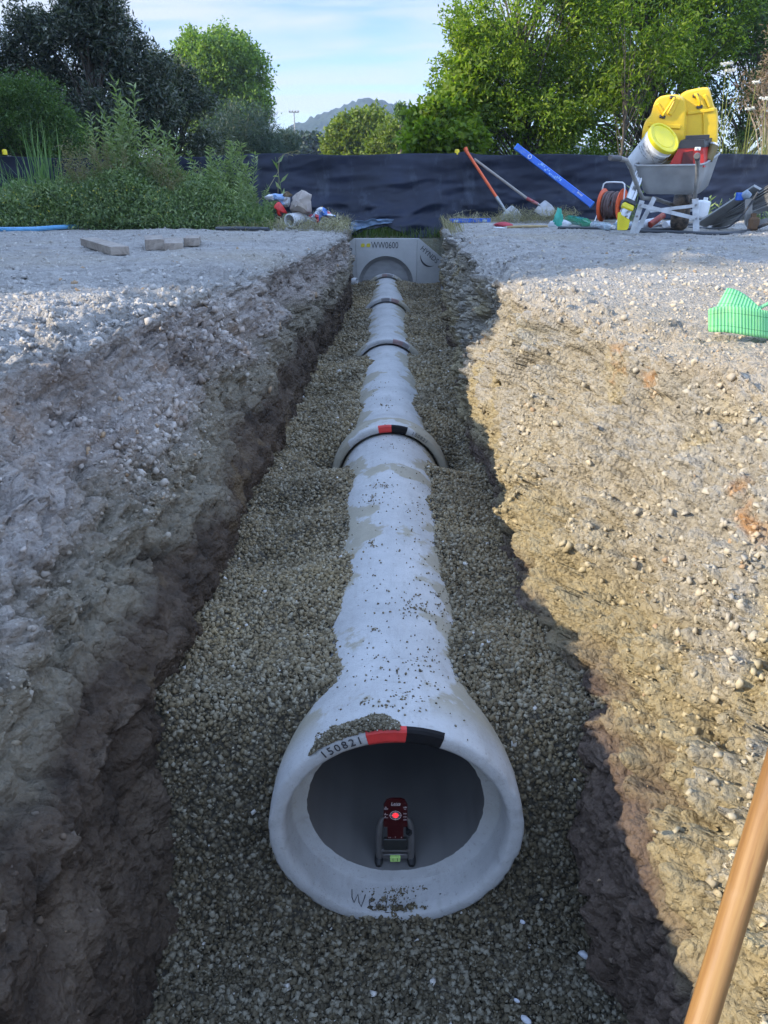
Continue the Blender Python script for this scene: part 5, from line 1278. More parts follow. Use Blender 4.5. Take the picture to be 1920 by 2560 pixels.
mb = MB(); c0 = Lp(1030, 455, LY - .225); vs, fs = text_geo('CEMENT', .040, .0008); ca, sa = math.cos(R(28)), math.sin(R(28)); mb.add([c0 + Vector((v.x * ca - v.y * sa, -v.z, v.x * sa + v.y * ca)) for v in vs], fs)
bag3 = [o for o in S.objects if o.name.startswith('paper_bag') and 'orange corner' in o['label']][0]
mb.build('print', simple('print_blue', (.03, .08, .35), .6, bump=0), bag3)
sheetbag('cardboard', [(510, 140), (580, 95), (680, 150), (650, 180), (560, 165), (530, 185)], LY + .1, .06, simple('card', (.20, .15, .09), .9), 'folded brown cardboard scrap on top of the litter pile', 'cardboard', 33)
sheetbag('red_scrap', [(375, 345), (450, 250), (520, 320), (585, 430), (560, 445), (480, 410), (500, 490), (440, 460), (430, 380)], LY - .05, .05, simple('red_scrap', (.60, .03, .03), .45), 'bright red plastic scrap at the left of the litter pile', 'plastic scrap', 37, .008)
c0 = Lp(615, 540, LY - .25); dR = Vector((.45, .86, .08)).normalized(); xR = dR.cross(Vector((0, 0, 1))).normalized(); yR = dR.cross(xR); MR = Matrix((xR, yR, dR)).transposed().to_4x4(); MR.translation = c0
mb = MB(); mb.lathe([(0, .058), (0, .070), (.03, .070), (.05, .066), (.26, .066), (.26, .056)], 28, MR, closed=True); o = mb.build('tin', WPL, None, angle=40); tag(o, 'open white tub lying on its side at the foot of the litter', 'tub')
# small white chips on the bedding gravel and clods
for i, (u, v, s_, lab) in enumerate([(1460, 2392, .017, 'white oblong stone chip on the gravel to the right of the open pipe'), (1316, 2548, .014, 'white stone chip at the bottom edge, on the gravel right of centre'), (1304, 2316, .009, 'small white stone right of the pipe mouth'),
        (1292, 2500, .008, 'small pale chip near the bottom edge, right of centre')]):
    d = ray(u, v); tt = -1.79 / d.z; p_ = d * tt; p_.z = float(bed_z(np.array([p_.x]), np.array([p_.y]))[0]) + .012
    blob('white_stone', p_, (s_, s_ * .55, s_ * .5), simple('chalk', (.58, .60, .64), .8), lab, 'stone', 40 + i, .2, 2, rot=-.6)
# ================================================================ vegetation
def leaf_mat(name, c1, c2, c3=None, trans=0.35, rough=0.5):
    m = NT(name); ri = m.geo.outputs['Random Per Island']
    c = m.ramp(ri, [(0.0, c1), (0.6, c2), (1.0, c3 or c2)]); c = m.mix(m.math('MULTIPLY', m.ramp(m.noise(1.3, 3), [(0.35, 0.0), (0.7, 1.0)]), .5), c, m.mix(1.0, c, (0.55, 0.6, 0.5), 'MULTIPLY'))
    b = m.n('ShaderNodeBsdfPrincipled'); m.set(b.inputs['Base Color'], c); b.inputs['Roughness'].default_value = rough; b.inputs['Specular IOR Level'].default_value = .35
    tr = m.n('ShaderNodeBsdfTranslucent'); m.set(tr.inputs[0], m.mix(1.0, c, (1.5, 1.7, 0.7), 'MULTIPLY'))
    mx_ = m.n('ShaderNodeMixShader'); mx_.inputs[0].default_value = trans; m.t.links.new(b.outputs[0], mx_.inputs[1]); m.t.links.new(tr.outputs[0], mx_.inputs[2]); m.t.links.new(mx_.outputs[0], m.out.inputs[0]); return m.m
BARK = simple('bark', (0.10, 0.085, 0.07), .9, scale=6)
def leaves(C, D, ln, wd, up=0.0, fold=0.25):
    """C centres, D growth directions -> 4-vert leaves (base, side, tip, side)"""
    n = len(C); D = D / (np.linalg.norm(D, axis=1, keepdims=True) + 1e-9)
    r = NR.normal(size=(n, 3)); r[:, 2] += up; S_v = np.cross(D, r); S_v /= np.linalg.norm(S_v, axis=1, keepdims=True) + 1e-9
    N__ = np.cross(S_v, D)
    ln = ln * NR.uniform(.6, 1.25, n)[:, None]; wd = wd * NR.uniform(.7, 1.2, n)[:, None]
    V = np.stack([C, C + D * ln * .45 + S_v * wd * .5 + N__ * wd * fold, C + D * ln - N__ * ln * .12, C + D * ln * .45 - S_v * wd * .5 + N__ * wd * fold], 1)
    return V.reshape(-1, 3), np.arange(4 * n).reshape(-1, 4)
def crown_points(blobs, ncl, seed, shell=.55, gaps=.0):
    g = np.random.default_rng(seed); vol = np.array([b[3] * b[4] * b[5] for b in blobs]) ** .75; pick = g.choice(len(blobs), ncl * 3, p=vol / vol.sum())
    B = np.array([b[:6] for b in blobs])[pick]; d = g.normal(size=(len(pick), 3)); d /= np.linalg.norm(d, axis=1, keepdims=True)
    r = g.random(len(pick)) ** (1 / 3); r = shell * (.72 + .34 * g.random(len(pick)) ** .8) + (1 - shell) * r
    Cn = B[:, :3] + d * r[:, None] * B[:, 3:6]; keep = fbm(Cn * 1.1, 2, seed) > gaps - .25
    return Cn[keep][:ncl], d[keep][:ncl]
def tree(name, label, base, blobs, ncl, cr, per, ln, wd, mat, seed, cat='tree', group=None, trunk_r=.09, drop=.5, shell=.6, nbr=60, gaps=.0, lean=None, spray=1.0, bark=None):
    base = Vector(base); t = empty(name, base, label, cat, group)
    Cn, dd = crown_points(blobs, ncl, seed, shell, gaps)
    g = np.random.default_rng(seed + 1); k = np.repeat(np.arange(len(Cn)), per); n = len(k)
    # leaves sit along short sprays that grow outwards
    ctr = np.mean([b[:3] for b in blobs], 0); out = Cn - ctr; out /= np.linalg.norm(out, axis=1, keepdims=True) + 1e-9
    ax = out * .8 + g.normal(size=out.shape) * .55 + np.array([0, 0, .25]); ax /= np.linalg.norm(ax, axis=1, keepdims=True)
    s_ = g.uniform(-1, 1, n) * cr * spray; off = g.normal(size=(n, 3)) * cr * .42
    C = Cn[k] + ax[k] * s_[:, None] + off * (1 - .35 * (s_ / cr / spray))[:, None]
    D = ax[k] * .7 + g.normal(size=(n, 3)) * .8; D[:, 2] -= drop * .3
    V, F = leaves(C, D, ln, wd, .6)
    V -= np.array(base)
    o = link('crown', np_mesh('crown', V, F), mat, t)
    # trunk and limbs
    mb = MB(); top = Vector(max(blobs, key=lambda b: b[2] + b[5])[:3]); top.z += .3 * max(b[5] for b in blobs)
    tp = []
    for i in range(9):
        f = i / 8; q_ = base.lerp(Vector((ctr[0] * .6 + top.x * .4, ctr[1] * .6 + top.y * .4, top.z)), f); q_.x += .06 * math.sin(f * 7 + seed) * (top.z - base.z) * .12; tp.append(q_)
    mb.tube(tp, [trunk_r * (1 - .85 * i / 8) for i in range(9)], 9)
    sel = g.choice(len(Cn), min(nbr, len(Cn)), replace=False)
    for j in sel:
        e = Vector(Cn[j]); zc = base.z + (e.z - base.z) * g.uniform(.25, .75); f = max(0, min(1, (zc - base.z) / max(.1, top.z - base.z))); i = min(int(f * 8), 7); s0 = tp[i].lerp(tp[i + 1], f * 8 - i)
        mid_ = s0.lerp(e, .5) + Vector((0, 0, .12 * (e - s0).length)); r0 = trunk_r * .34 * (1 - f * .6)
        mb.tube([s0, s0.lerp(mid_, .5) + Vector((0, 0, -.02)), mid_, mid_.lerp(e, .55), e], [r0, r0 * .8, r0 * .6, r0 * .4, r0 * .15], 5, caps=False)
    mb.build('trunk', bark or BARK, t, smooth=True); return t
def pb(u, v, Y, rx, rz, ry=None):
    """crown blob from its place in the photo; radii in photo pixels"""
    p_ = P(u, v, Y); k = Y / (CP * CP + .0) * CP / FPX * 1.0; k = Y * .93 / FPX; return (p_.x, p_.y, p_.z, rx * k, (ry if ry is not None else (rx + rz) / 2) * k, rz * k)
LM_BR = leaf_mat('leaf_bright', (0.075, 0.13, 0.02), (0.20, 0.30, 0.035), (0.38, 0.47, 0.07), .48)
LM_LIME = leaf_mat('leaf_lime', (0.08, 0.14, 0.015), (0.17, 0.26, 0.025), (0.27, 0.34, 0.04), .45)
LM_DARK = leaf_mat('leaf_dark', (0.028, 0.045, 0.032), (0.08, 0.10, 0.07), (0.24, 0.25, 0.21), .22, .38)
LM_POP = leaf_mat('leaf_poplar', (0.08, 0.145, 0.03), (0.17, 0.27, 0.05), (0.26, 0.36, 0.08), .42)
LM_PINE = leaf_mat('leaf_pine', (0.020, 0.040, 0.032), (0.045, 0.080, 0.058), (0.08, 0.12, 0.08), .15)
LM_MID = leaf_mat('leaf_mid', (0.045, 0.095, 0.03), (0.10, 0.175, 0.05), (0.16, 0.24, 0.07), .3)
LM_YG = leaf_mat('leaf_yellowgreen', (0.10, 0.14, 0.025), (0.18, 0.24, 0.04), (0.24, 0.28, 0.06), .35)
GZ = ground_z(14)
# right-hand trees
TY = 15.5
tree('leafy_tree', 'tall leafy tree at the left of the right group, its slender trunk showing', (P(1322, 400, TY).x, TY, GZ),
     [pb(1330, 60, TY, 210, 130), pb(1230, 190, TY, 130, 120), pb(1360, 230, TY, 170, 120), pb(1190, 60, TY, 75, 70), pb(1280, 320, TY, 190, 90), pb(1330, -120, TY, 190, 130), pb(1140, 190, TY, 70, 50), pb(1180, 300, TY, 90, 80)], 1300, .155, 38, .088, .036, LM_BR, 301, group='leafy trees behind the fence', trunk_r=.075, gaps=.05, nbr=120)
tree('leafy_tree', 'broad leafy tree behind the yellow cases, crown running out of the top', (P(1640, 400, TY + 1).x, TY + 1, GZ),
     [pb(1560, 90, TY + 1, 170, 150), pb(1720, 60, TY + 1, 150, 150), pb(1600, 290, TY + .6, 190, 130), pb(1480, 250, TY + .8, 120, 130), pb(1640, -100, TY + 1, 240, 120), pb(1500, -30, TY + 1, 120, 110)], 1300, .155, 38, .088, .036, LM_BR, 302, group='leafy trees behind the fence', trunk_r=.09, gaps=.05, nbr=120)
tree('leafy_tree', 'dark leafy tree at the right edge behind the tall flower stalks', (P(1830, 400, TY + 1.5).x, TY + 1.5, GZ),
     [pb(1800, 120, TY + 1.5, 110, 150), pb(1850, 20, TY + 2, 130, 120), pb(1790, 300, TY + 1.5, 110, 110), pb(1930, 60, TY + 2.3, 90, 90), pb(2060, 120, TY + 2, 140, 200)], 900, .17, 42, .085, .034, LM_MID, 303, group='leafy trees behind the fence', trunk_r=.08, nbr=80)
tree('leafy_bush', 'lime green broad leaved bush at the left foot of the right trees', (P(1080, 400, 15).x, 15, GZ),
     [pb(1080, 320, 14.6, 80, 60), pb(1150, 270, 15, 50, 60), pb(1130, 350, 14.4, 70, 50), pb(1010, 360, 14.5, 50, 30), pb(1170, 210, 15, 40, 50)], 330, .14, 26, .13, .075, LM_LIME, 304, 'bush', trunk_r=.03, nbr=40)
# a few fresh lime shoots in front of the crowns
tree('young_tree', 'pale yellow green young tree with long shoots before the darker leaves', (P(1560, 400, 14.7).x, 14.7, GZ),
     [pb(1545, 40, 14.7, 70, 60), pb(1590, 130, 14.7, 60, 60), pb(1680, 110, 14.7, 50, 60), pb(1560, 210, 14.7, 50, 50)], 130, .24, 30, .11, .028, LM_LIME, 305, 'tree', trunk_r=.03, nbr=40, spray=1.3)
# mid distance yellow-green trees
tree('round_tree', 'round sunlit yellow green tree below the hill, left of the pair', (P(890, 400, 42).x, 42, GZ), [pb(890, 345, 42, 58, 50), pb(930, 322, 42, 38, 38), pb(850, 365, 42, 36, 34), pb(900, 390, 42, 80, 26)], 600, .32, 34, .20, .12, LM_YG, 311, group='sunlit trees in the middle distance', trunk_r=.14, nbr=30)
tree('round_tree', 'paler sunlit yellow green tree below the hill, right of the pair', (P(985, 400, 38).x, 38, GZ), [pb(990, 352, 38, 40, 42), pb(1035, 352, 38, 42, 42), pb(960, 372, 38, 34, 28), pb(1000, 388, 38, 65, 22)], 500, .30, 34, .18, .10, LM_YG, 312, group='sunlit trees in the middle distance', trunk_r=.14, nbr=30)
tree('thin_tree', 'thin pale young tree poking up before the hill', (P(1002, 400, 33).x, 33, GZ), [pb(1002, 290, 33, 9, 22), pb(1002, 320, 33, 14, 25)], 40, .14, 30, .15, .06, LM_MID, 313, trunk_r=.03, nbr=14)
# poplar-like tree
tree('poplar_tree', 'tall rounded bright green tree standing alone in the sky left of the hill', (P(560, 400, 46).x, 46, GZ),
     [pb(545, 160, 46, 100, 75), pb(600, 210, 46, 72, 80), pb(490, 215, 46, 70, 75), pb(560, 270, 46, 105, 70), pb(620, 270, 46, 50, 60), pb(545, 340, 46, 90, 60), pb(560, 110, 46, 45, 30)], 1500, .38, 34, .17, .12, LM_POP, 321, trunk_r=.25, nbr=80, gaps=.02)
# dark trees on the left
DY = 17.0
tree('dark_tree', 'tall dark evergreen tree with feathery leaning shoots at the left of the picture', (P(230, 400, DY).x, DY, GZ),
     [pb(215, 70, DY, 55, 85), pb(250, 20, DY, 42, 90), pb(235, -70, DY, 45, 70), pb(170, 130, DY, 80, 80), pb(290, 110, DY, 50, 60), pb(330, 190, DY, 55, 60), pb(340, 100, DY, 22, 16), pb(395, 165, DY, 22, 22), pb(60, 50, DY, 40, 30), pb(100, 90, DY, 40, 30), pb(10, 130, DY, 60, 40), pb(220, 280, DY, 170, 100), pb(30, 220, DY, 90, 80), pb(380, 250, DY, 55, 60), pb(60, 330, DY, 120, 80)], 1900, .16, 36, .11, .032, LM_DARK, 331, group='dark trees at the left', trunk_r=.12, nbr=110, spray=1.5, gaps=.05)
tree('dark_tree', 'lower dark evergreen tree between the tall dark tree and the bright poplar', (P(430, 400, DY + 2).x, DY + 2, GZ),
     [pb(430, 240, DY + 2, 60, 60), pb(395, 300, DY + 2, 90, 80), pb(470, 290, DY + 2, 60, 60), pb(400, 190, DY + 2, 30, 40), pb(480, 350, DY + 2, 90, 50)], 750, .19, 36, .11, .032, LM_DARK, 332, group='dark trees at the left', trunk_r=.09, nbr=60, spray=1.4)
tree('green_bush', 'dense mid green bush at the far left in front of the dark tree', (P(60, 400, 14.5).x, 14.5, GZ),
     [pb(50, 300, 14.5, 100, 90), pb(90, 250, 14.5, 60, 50), pb(-60, 280, 14.5, 120, 110), pb(150, 340, 14.5, 70, 60)], 650, .13, 40, .06, .022, LM_MID, 333, 'bush', trunk_r=.05, nbr=40)
for i, (u, v, rx, rz) in enumerate([(600, 320, 60, 55), (655, 335, 50, 50), (545, 340, 50, 60), (710, 365, 40, 28)]):
    tree('pine_bush', ['dark blue green pine bush behind the weeds, tallest of its row', 'dark pine bush second from the right of its row behind the fence', 'dark pine bush at the left of its row below the poplar', 'low dark shrub at the right end of the row, beside the floodlight mast'][i], (P(u, 400, 24 + i).x, 24 + i, GZ),
         [pb(u, v, 24 + i, rx, rz), pb(u - rx * .4, v + 40, 24 + i, rx, 35), pb(u + rx * .4, v + 45, 24 + i, rx * .9, 30)], 260, .20, 40, .16, .014, LM_PINE, 341 + i, 'bush', group='pine bushes behind the fence', trunk_r=.05, nbr=24)
# brown dead shrub at the right edge
tree('dead_shrub', 'dry brown and pinkish shrub with bare pale stems at the right edge', (P(1915, 400, 14).x, 14, GZ), [pb(1905, 130, 14, 60, 80), pb(1930, 220, 14, 70, 80), pb(1985, 160, 14, 60, 120)], 170, .16, 34, .07, .012, leaf_mat('leaf_dry', (0.16, 0.10, 0.07), (0.27, 0.19, 0.14), (0.36, 0.30, 0.22), .2), 351, 'shrub', trunk_r=.04, nbr=150, bark=simple('pale_bark', (.36, .31, .27), .8))
# trees standing out of frame to the left that shade the site
LM_SH = leaf_mat('leaf_shade', (0.03, 0.06, 0.02), (0.06, 0.11, 0.03))
t0 = None
HTOP = 6.3
for i in range(6):
    yb = 2.1 + i * 2.55; hx = HTOP * (1 + .05 * math.sin(i * 2.3))
    if t0 is None:
        t0 = tree('hedge_tree', 'dense tall tree in the shelter row along the left of the site', (-10.3, yb, GZ), [(-10.3, yb, 2.0, 1.5, 1.42, 2.6), (-10.3, yb, 4.4, 1.3, 1.4, 1.9), (-10.3, yb, .4, 1.4, 1.4, 1.6)], 900, .34, 22, .26, .16, LM_SH, 361, group='shelter trees along the left', trunk_r=.16, nbr=30, shell=.45)
    else:
        c_ = t0.copy(); COL.objects.link(c_); c_.location = (-10.3 - .1 * (i % 2), yb, GZ)
        for ch in list(t0.children): d_c = ch.copy(); COL.objects.link(d_c); d_c.parent = c_

# ---------------------------------------------------------------- hill, mast
hp_ = [(560, 372), (640, 362), (690, 345), (720, 322), (760, 305), (800, 288), (850, 270), (890, 252), (922, 244), (950, 250), (985, 258), (1020, 264), (1060, 268), (1120, 290), (1250, 330), (1500, 372), (2100, 392), (2600, 400)]
HYD = 620.0; nxh, nzh = 420, 60
uu = np.linspace(380, 2500, nxh); vv = np.interp(uu, [a for a, b in hp_], [b for a, b in hp_]); vv[uu < 560] = np.interp(uu[uu < 560], [380, 560], [392, 372])
base_v = 455
hx_ = np.array([P(u, 300, HYD).x for u in uu]); hz_ = np.array([P(960, v, HYD).z for v in vv]); bz_ = -1.0
VV = []
for j in range(nzh):
    f = j / (nzh - 1); yy_ = HYD - 230 * (1 - f) ** 1.0; zz_ = bz_ + (hz_ - bz_) * (f ** .75)
    VV.append(np.stack([hx_ * (yy_ / HYD) ** .5, np.full(nxh, yy_), zz_], 1))
for f in (1.15, 1.5, 2.2): VV.append(np.stack([hx_, np.full(nxh, HYD + 150 * (f - 1)), bz_ + (hz_ - bz_) * max(0, 1 - (f - 1) * .85)], 1))
VV = np.array(VV); q = VV.reshape(-1, 3); w_h, _ = worley(q * [.16, .10, .0] + [0, 0, q[:, 2].mean() * 0], 401)
q[:, 2] += (np.clip(.85 - w_h, 0, 1) * 5.0 + np.clip(fbm(q * [.35, .2, 0], 3, 402), 0, 1) * 3.0) * sstep(0, 6, q[:, 2]) - 2.0
a = np.arange(len(q)).reshape(VV.shape[:2]); F = np.stack([a[:-1, :-1], a[:-1, 1:], a[1:, 1:], a[1:, :-1]], 2).reshape(-1, 4)
m = NT('forest'); c = m.mix(m.ramp(m.noise(.12, 6, rough=.7), [(.35, 0), (.65, 1)]), (0.014, 0.030, 0.022), (0.05, 0.075, 0.05)); m.bsdf(c, .9, 0, m.bump(m.noise(.4, 5), .8, 2.0), .1)
link('hill', np_mesh('hill', q, F), m.m, smooth=True)['kind'] = 'structure'
# treeline and dry field at the foot of the hill
c_ = P(735, 300, 120)
t = empty('floodlight_mast', (c_.x, 120, ground_z(20)), 'slim sports floodlight mast with four lamps in front of the hill', 'floodlight mast')
MG = simple('mast_grey', (.30, .31, .32), .5, bump=0)
top = P(735, 281, 120); kx = 120 / FPX
mb = MB(); mb.tube([(top.x, 120, ground_z(20)), (top.x, 120, top.z)], [.16, .08], 8); mb.build('mast', MG, t)
mb = MB(); mb.tube([(top.x - 10.5 * kx, 120, top.z), (top.x + 10.5 * kx, 120, top.z)], .05, 6); mb.build('crossbar', MG, t)
for k in (-9.5, -3.2, 3.2, 9.5): mb = MB(); mb.box((top.x + k * kx, 119.9, top.z + .12), (.26, .2, .22), Euler((.4, 0, 0)), bev=.03); mb.build('lamp', MG, t)
# boundary trees far behind the field
for i, (u, v, rx, rz) in enumerate([(770, 362, 40, 14), (830, 372, 45, 12), (705, 356, 35, 14)]):
    tree('distant_tree', ['small distant tree clump at the foot of the hill, by the dry field', 'distant tree clump low behind the round tree', 'distant tree clump just left of the floodlight mast'][i], (P(u, 400, 100).x, 100 + i, ground_z(20)), [pb(u, v, 100 + i, rx, rz), pb(u, v + 20, 100 + i, rx, rz)], 160, .7, 24, .5, .35, LM_PINE, 371 + i, group='distant trees at the hill foot', trunk_r=.15, nbr=8)

# ---------------------------------------------------------------- weeds and grass
ST = leaf_mat('weed_leaf', (0.13, 0.19, 0.075), (0.24, 0.31, 0.13), (0.36, 0.42, 0.22), .3)
ST2 = leaf_mat('weed_leaf_brown', (0.19, 0.17, 0.09), (0.28, 0.23, 0.14), (0.18, 0.23, 0.09), .3)
STRAW = leaf_mat('straw', (0.18, 0.15, 0.08), (0.30, 0.26, 0.15), (0.42, 0.38, 0.25), .2, .6)
GR = leaf_mat('grass_blade', (0.10, 0.19, 0.07), (0.17, 0.28, 0.11), (0.25, 0.35, 0.17), .35)
def blade_strip(pts, w0, w1, side):
    """flat tapering blade -> verts, quads"""
    n = len(pts); vs = []
    for i, p_ in enumerate(pts):
        w = w0 + (w1 - w0) * i / (n - 1); vs += [p_ - side * w, p_ + side * w]
    return vs, [(2 * i, 2 * i + 1, 2 * i + 3, 2 * i + 2) for i in range(n - 1)]
def blades(name, C, H, lean, w, mat, label=None, cat=None, kind=None, group=None, curve=.5, seg=5, parent=None, D0=None):
    n = len(C); g = NR
    az = g.uniform(0, 2 * math.pi, n); D = np.stack([np.cos(az), np.sin(az), 0 * az], 1) if D0 is None else D0
    sd_ = np.stack([-D[:, 1], D[:, 0], 0 * az], 1) * .5 + g.normal(size=(n, 3)) * .5 * [1, 1, 0]; sd_ /= np.linalg.norm(sd_, axis=1, keepdims=True) + 1e-9
    vs = []
    for i in range(seg + 1):
        f = i / seg; off = D * (lean * H * (f * (1 - curve) + curve * f * f))[:, None]; z = H * (f - .30 * lean * f * f)
        c_ = C + off; c_[:, 2] += z; ww = w * (1 - f) ** .7 + .0004
        vs += [c_ - sd_ * (ww[:, None] if hasattr(ww, 'shape') and ww.ndim else ww), c_ + sd_ * (ww[:, None] if hasattr(ww, 'shape') and ww.ndim else ww)]
    V = np.stack(vs, 1); k = 2 * (seg + 1)
    F = np.concatenate([np.array([[2 * i, 2 * i + 1, 2 * i + 3, 2 * i + 2]]) for i in range(seg)])[None] + (np.arange(n) * k)[:, None, None]
    off = np.array(C.mean(0)) if parent is None else np.array(parent.location)
    o = link(name, np_mesh(name, V.reshape(-1, 3) - off, F.reshape(-1, 4)), mat, parent)
    if parent is None: o.location = off
    return tag(o, label, cat, group, kind)
def stem_weed(name, label, x, y, h, nst, spread, mat, lln, lwd, seed, cat='weed', group=None, nl=34, head=None, headmat=None):
    """bunch of upright stems with alternate lance leaves, one object with stems and leaves as parts"""
    r = random.Random(seed); base = Vector((x, y, ground_z(y))); t = empty(name, base, label, cat, group)
    mb = MB(); LC = []; LD = []; HC = []
    for s_ in range(nst):
        az = r.uniform(0, 6.28); ln_ = r.uniform(0, spread); hh = h * (r.uniform(.55, 1.0) if s_ else 1.0); b0 = base + Vector((math.cos(az) * .07, math.sin(az) * .07, 0)); pts = []
        for i in range(7):
            f = i / 6; pts.append(b0 + Vector((math.cos(az) * ln_ * f ** 1.5 * h, math.sin(az) * ln_ * f ** 1.5 * h, hh * f)))
        mb.tube(pts, [.007 * (1 - .8 * i / 6) for i in range(7)], 5, caps=False)
        for k in range(nl):
            f = .12 + .88 * k / nl; i = min(int(f * 6), 5); p_ = pts[i].lerp(pts[i + 1], f * 6 - i); a_ = k * 2.4 + r.random()
            LC.append(p_); LD.append((math.cos(a_), math.sin(a_), r.uniform(.1, 1.1)))
        for k in range(5 if head else 0):
            HC.append(pts[-1] + Vector((r.gauss(0, .03), r.gauss(0, .03), r.gauss(0, .04))))
    mb.build('stems', mat, t)
    C = np.array([p_[:] for p_ in LC]); D = np.array(LD); V, F = leaves(C, D, lln, lwd, .2); V -= np.array(base)
    link('leaves', np_mesh('leaves', V, F), mat, t)
    if head == 'plume':
        n = nst * 120; k = NR.integers(0, nst, n); tops = np.array([p_[:] for p_ in HC])[k * 5]
        C = tops + NR.normal(size=(n, 3)) * [.035, .035, .10] - [0, 0, .06]; V, F = leaves(C, NR.normal(size=(n, 3)) + [0, 0, 1], .022, .010); V -= np.array(base); link('flower_heads', np_mesh('flower_heads', V, F), headmat or mat, t)
    return t
def GX(u, y): return P(u, 560, y).x
big_specs = [  # u, Y, height, stems, spread, material, leaf length
 (330, 10.0, 1.42, 7, .16, ST, .10, 'tallest upright leafy weed of the left clump'), (375, 10.1, 1.22, 6, .18, ST, .10, 'tall leafy weed just right of the tallest one'), (285, 10.2, 1.16, 6, .22, ST, .09, 'tall leafy weed just left of the tallest one'),
 (420, 10.0, .95, 7, .22, ST, .09, 'leafy weed in the middle of the left clump'), (480, 10.1, .80, 7, .25, ST, .08, 'leafy weed right of the middle of the left clump'),
 (560, 10.2, .88, 6, .16, ST, .08, 'slender leafy weed before the fence, second from the clump edge'), (615, 10.1, .86, 5, .20, ST, .08, 'slender leafy weed at the right end of the left clump'), (520, 10.4, .78, 6, .2, ST, .08, 'leafy weed standing half way along the right part of the clump'),
 (240, 10.0, .82, 9, .35, ST2, .05, 'brownish seeding weed at the left shoulder of the tall clump'), (300, 9.8, .78, 9, .35, ST2, .05, 'brownish seeding weed in front of the tallest weed'), (440, 9.8, .66, 9, .4, ST2, .05, 'brown tinged weed low in the middle of the clump'),
 (590, 9.7, .55, 9, .4, ST, .06, 'low bushy weed at the right foot of the clump'), (160, 9.9, .52, 9, .4, ST, .05, 'low bushy weed below the reed grass'), (90, 9.9, .42, 9, .4, ST, .05, 'low grey green weed near the left edge'), (650, 9.8, .42, 7, .45, ST, .05, 'low weed beside the litter pile')]
for i, (u, Y, h, n, sp__, mt, ll, lab) in enumerate(big_specs):
    stem_weed('tall_weed', lab, GX(u, Y), Y, h * 1.07, int(n * 1.8), sp__, mt, ll * 1.15, ll * .26, 500 + i, group='weeds of the left clump', nl=60, head='plume' if mt is ST2 else None, headmat=ST2)
# reed-like grass clump at the left
for (u, n, h, lab) in [(125, 70, 1.02, 'tall fine reed grass clump standing in front of the fence at the left'), (60, 26, .72, 'thin reed grass clump nearest the left edge, before the fence'), (165, 26, .62, 'short reed grass tuft at the right side of the tall reed clump'), (20, 16, .60, 'small reed grass tuft at the very left edge')]:
    x = GX(u, 10.3); C = np.stack([x + NR.normal(size=n) * .10, 10.3 + NR.normal(size=n) * .08, np.full(n, ground_z(10.3))], 1)
    blades('reed_grass', C, NR.uniform(.55, 1.1, n) * h * 1.1, NR.uniform(0, .30, n), np.full(n, .009), GR, lab, 'grass clump', group='reed grass at the left')
# arching blades
n = 14; C = np.stack([GX(110, 10.2) + NR.normal(size=n) * .08, np.full(n, 10.2), np.full(n, ground_z(10.2))], 1)
blades('arching_grass', C, np.full(n, 1.0), NR.uniform(.5, 1.0, n), np.full(n, .004), GR, 'long arching grass leaves bending left over the fence', 'grass clump', D0=np.stack([-np.ones(n), NR.normal(size=n) * .15, 0 * np.ones(n)], 1))
# low undergrowth: uncountable
n = 24000; uu_ = NR.uniform(-80, 690, n); Y_ = NR.uniform(9.0, 11.4, n); hgt = np.interp(uu_, [-80, 80, 200, 300, 560, 640, 690], [.34, .40, .55, .68, .52, .34, .06]) * (.55 + .5 * vnoise(np.stack([uu_ / 60, Y_ * 2, 0 * Y_], 1), 3)) * sstep(8.85, 9.5, Y_)
C = np.stack([uu_ * 0, Y_, 0 * Y_], 1); C[:, 0] = (uu_ - 960) / FPX * Y_ * 1.06 * .945 ; C[:, 2] = -.43 - .012 * Y_ + hgt * NR.random(n) ** .6
k = np.repeat(np.arange(n), 6); LC = C[k] + NR.normal(size=(len(k), 3)) * [.035, .035, .03]; V, F = leaves(LC, NR.normal(size=LC.shape) + [0, -.2, .7], .048, .020, .5)
o = link('undergrowth', np_mesh('undergrowth', V, F), leaf_mat('undergrowth_leaf', (0.07, 0.12, 0.05), (0.18, 0.25, 0.11), (0.33, 0.39, 0.20), .3)); o['kind'] = 'stuff'
n = 2600; uu_ = NR.uniform(-60, 700, n); Y_ = NR.uniform(8.95, 10.6, n); C = np.stack([(uu_ - 960) / FPX * Y_ * 1.0, Y_, -.43 - .012 * Y_], 1)
blades('meadow_grass', C, NR.uniform(.10, .42, n) * np.where(Y_ < 9.3, .4, 1.0), NR.uniform(.1, .9, n), np.full(n, .0035), GR, kind='stuff')
n = 200; uu_ = NR.uniform(0, 470, n); Y_ = NR.uniform(8.95, 9.6, n); C = np.stack([(uu_ - 960) / FPX * Y_, Y_, -.5 + NR.uniform(.02, .40, n)], 1)
k = np.repeat(np.arange(n), 5); V, F = leaves(C[k] + NR.normal(size=(len(k), 3)) * .004, NR.normal(size=(len(k), 3)), .009, .007); m_ = simple('petal_yellow', (.75, .62, .05), .6, bump=0)
o = link('yellow_flowers', np_mesh('yellow_flowers', V, F), m_); o['kind'] = 'stuff'
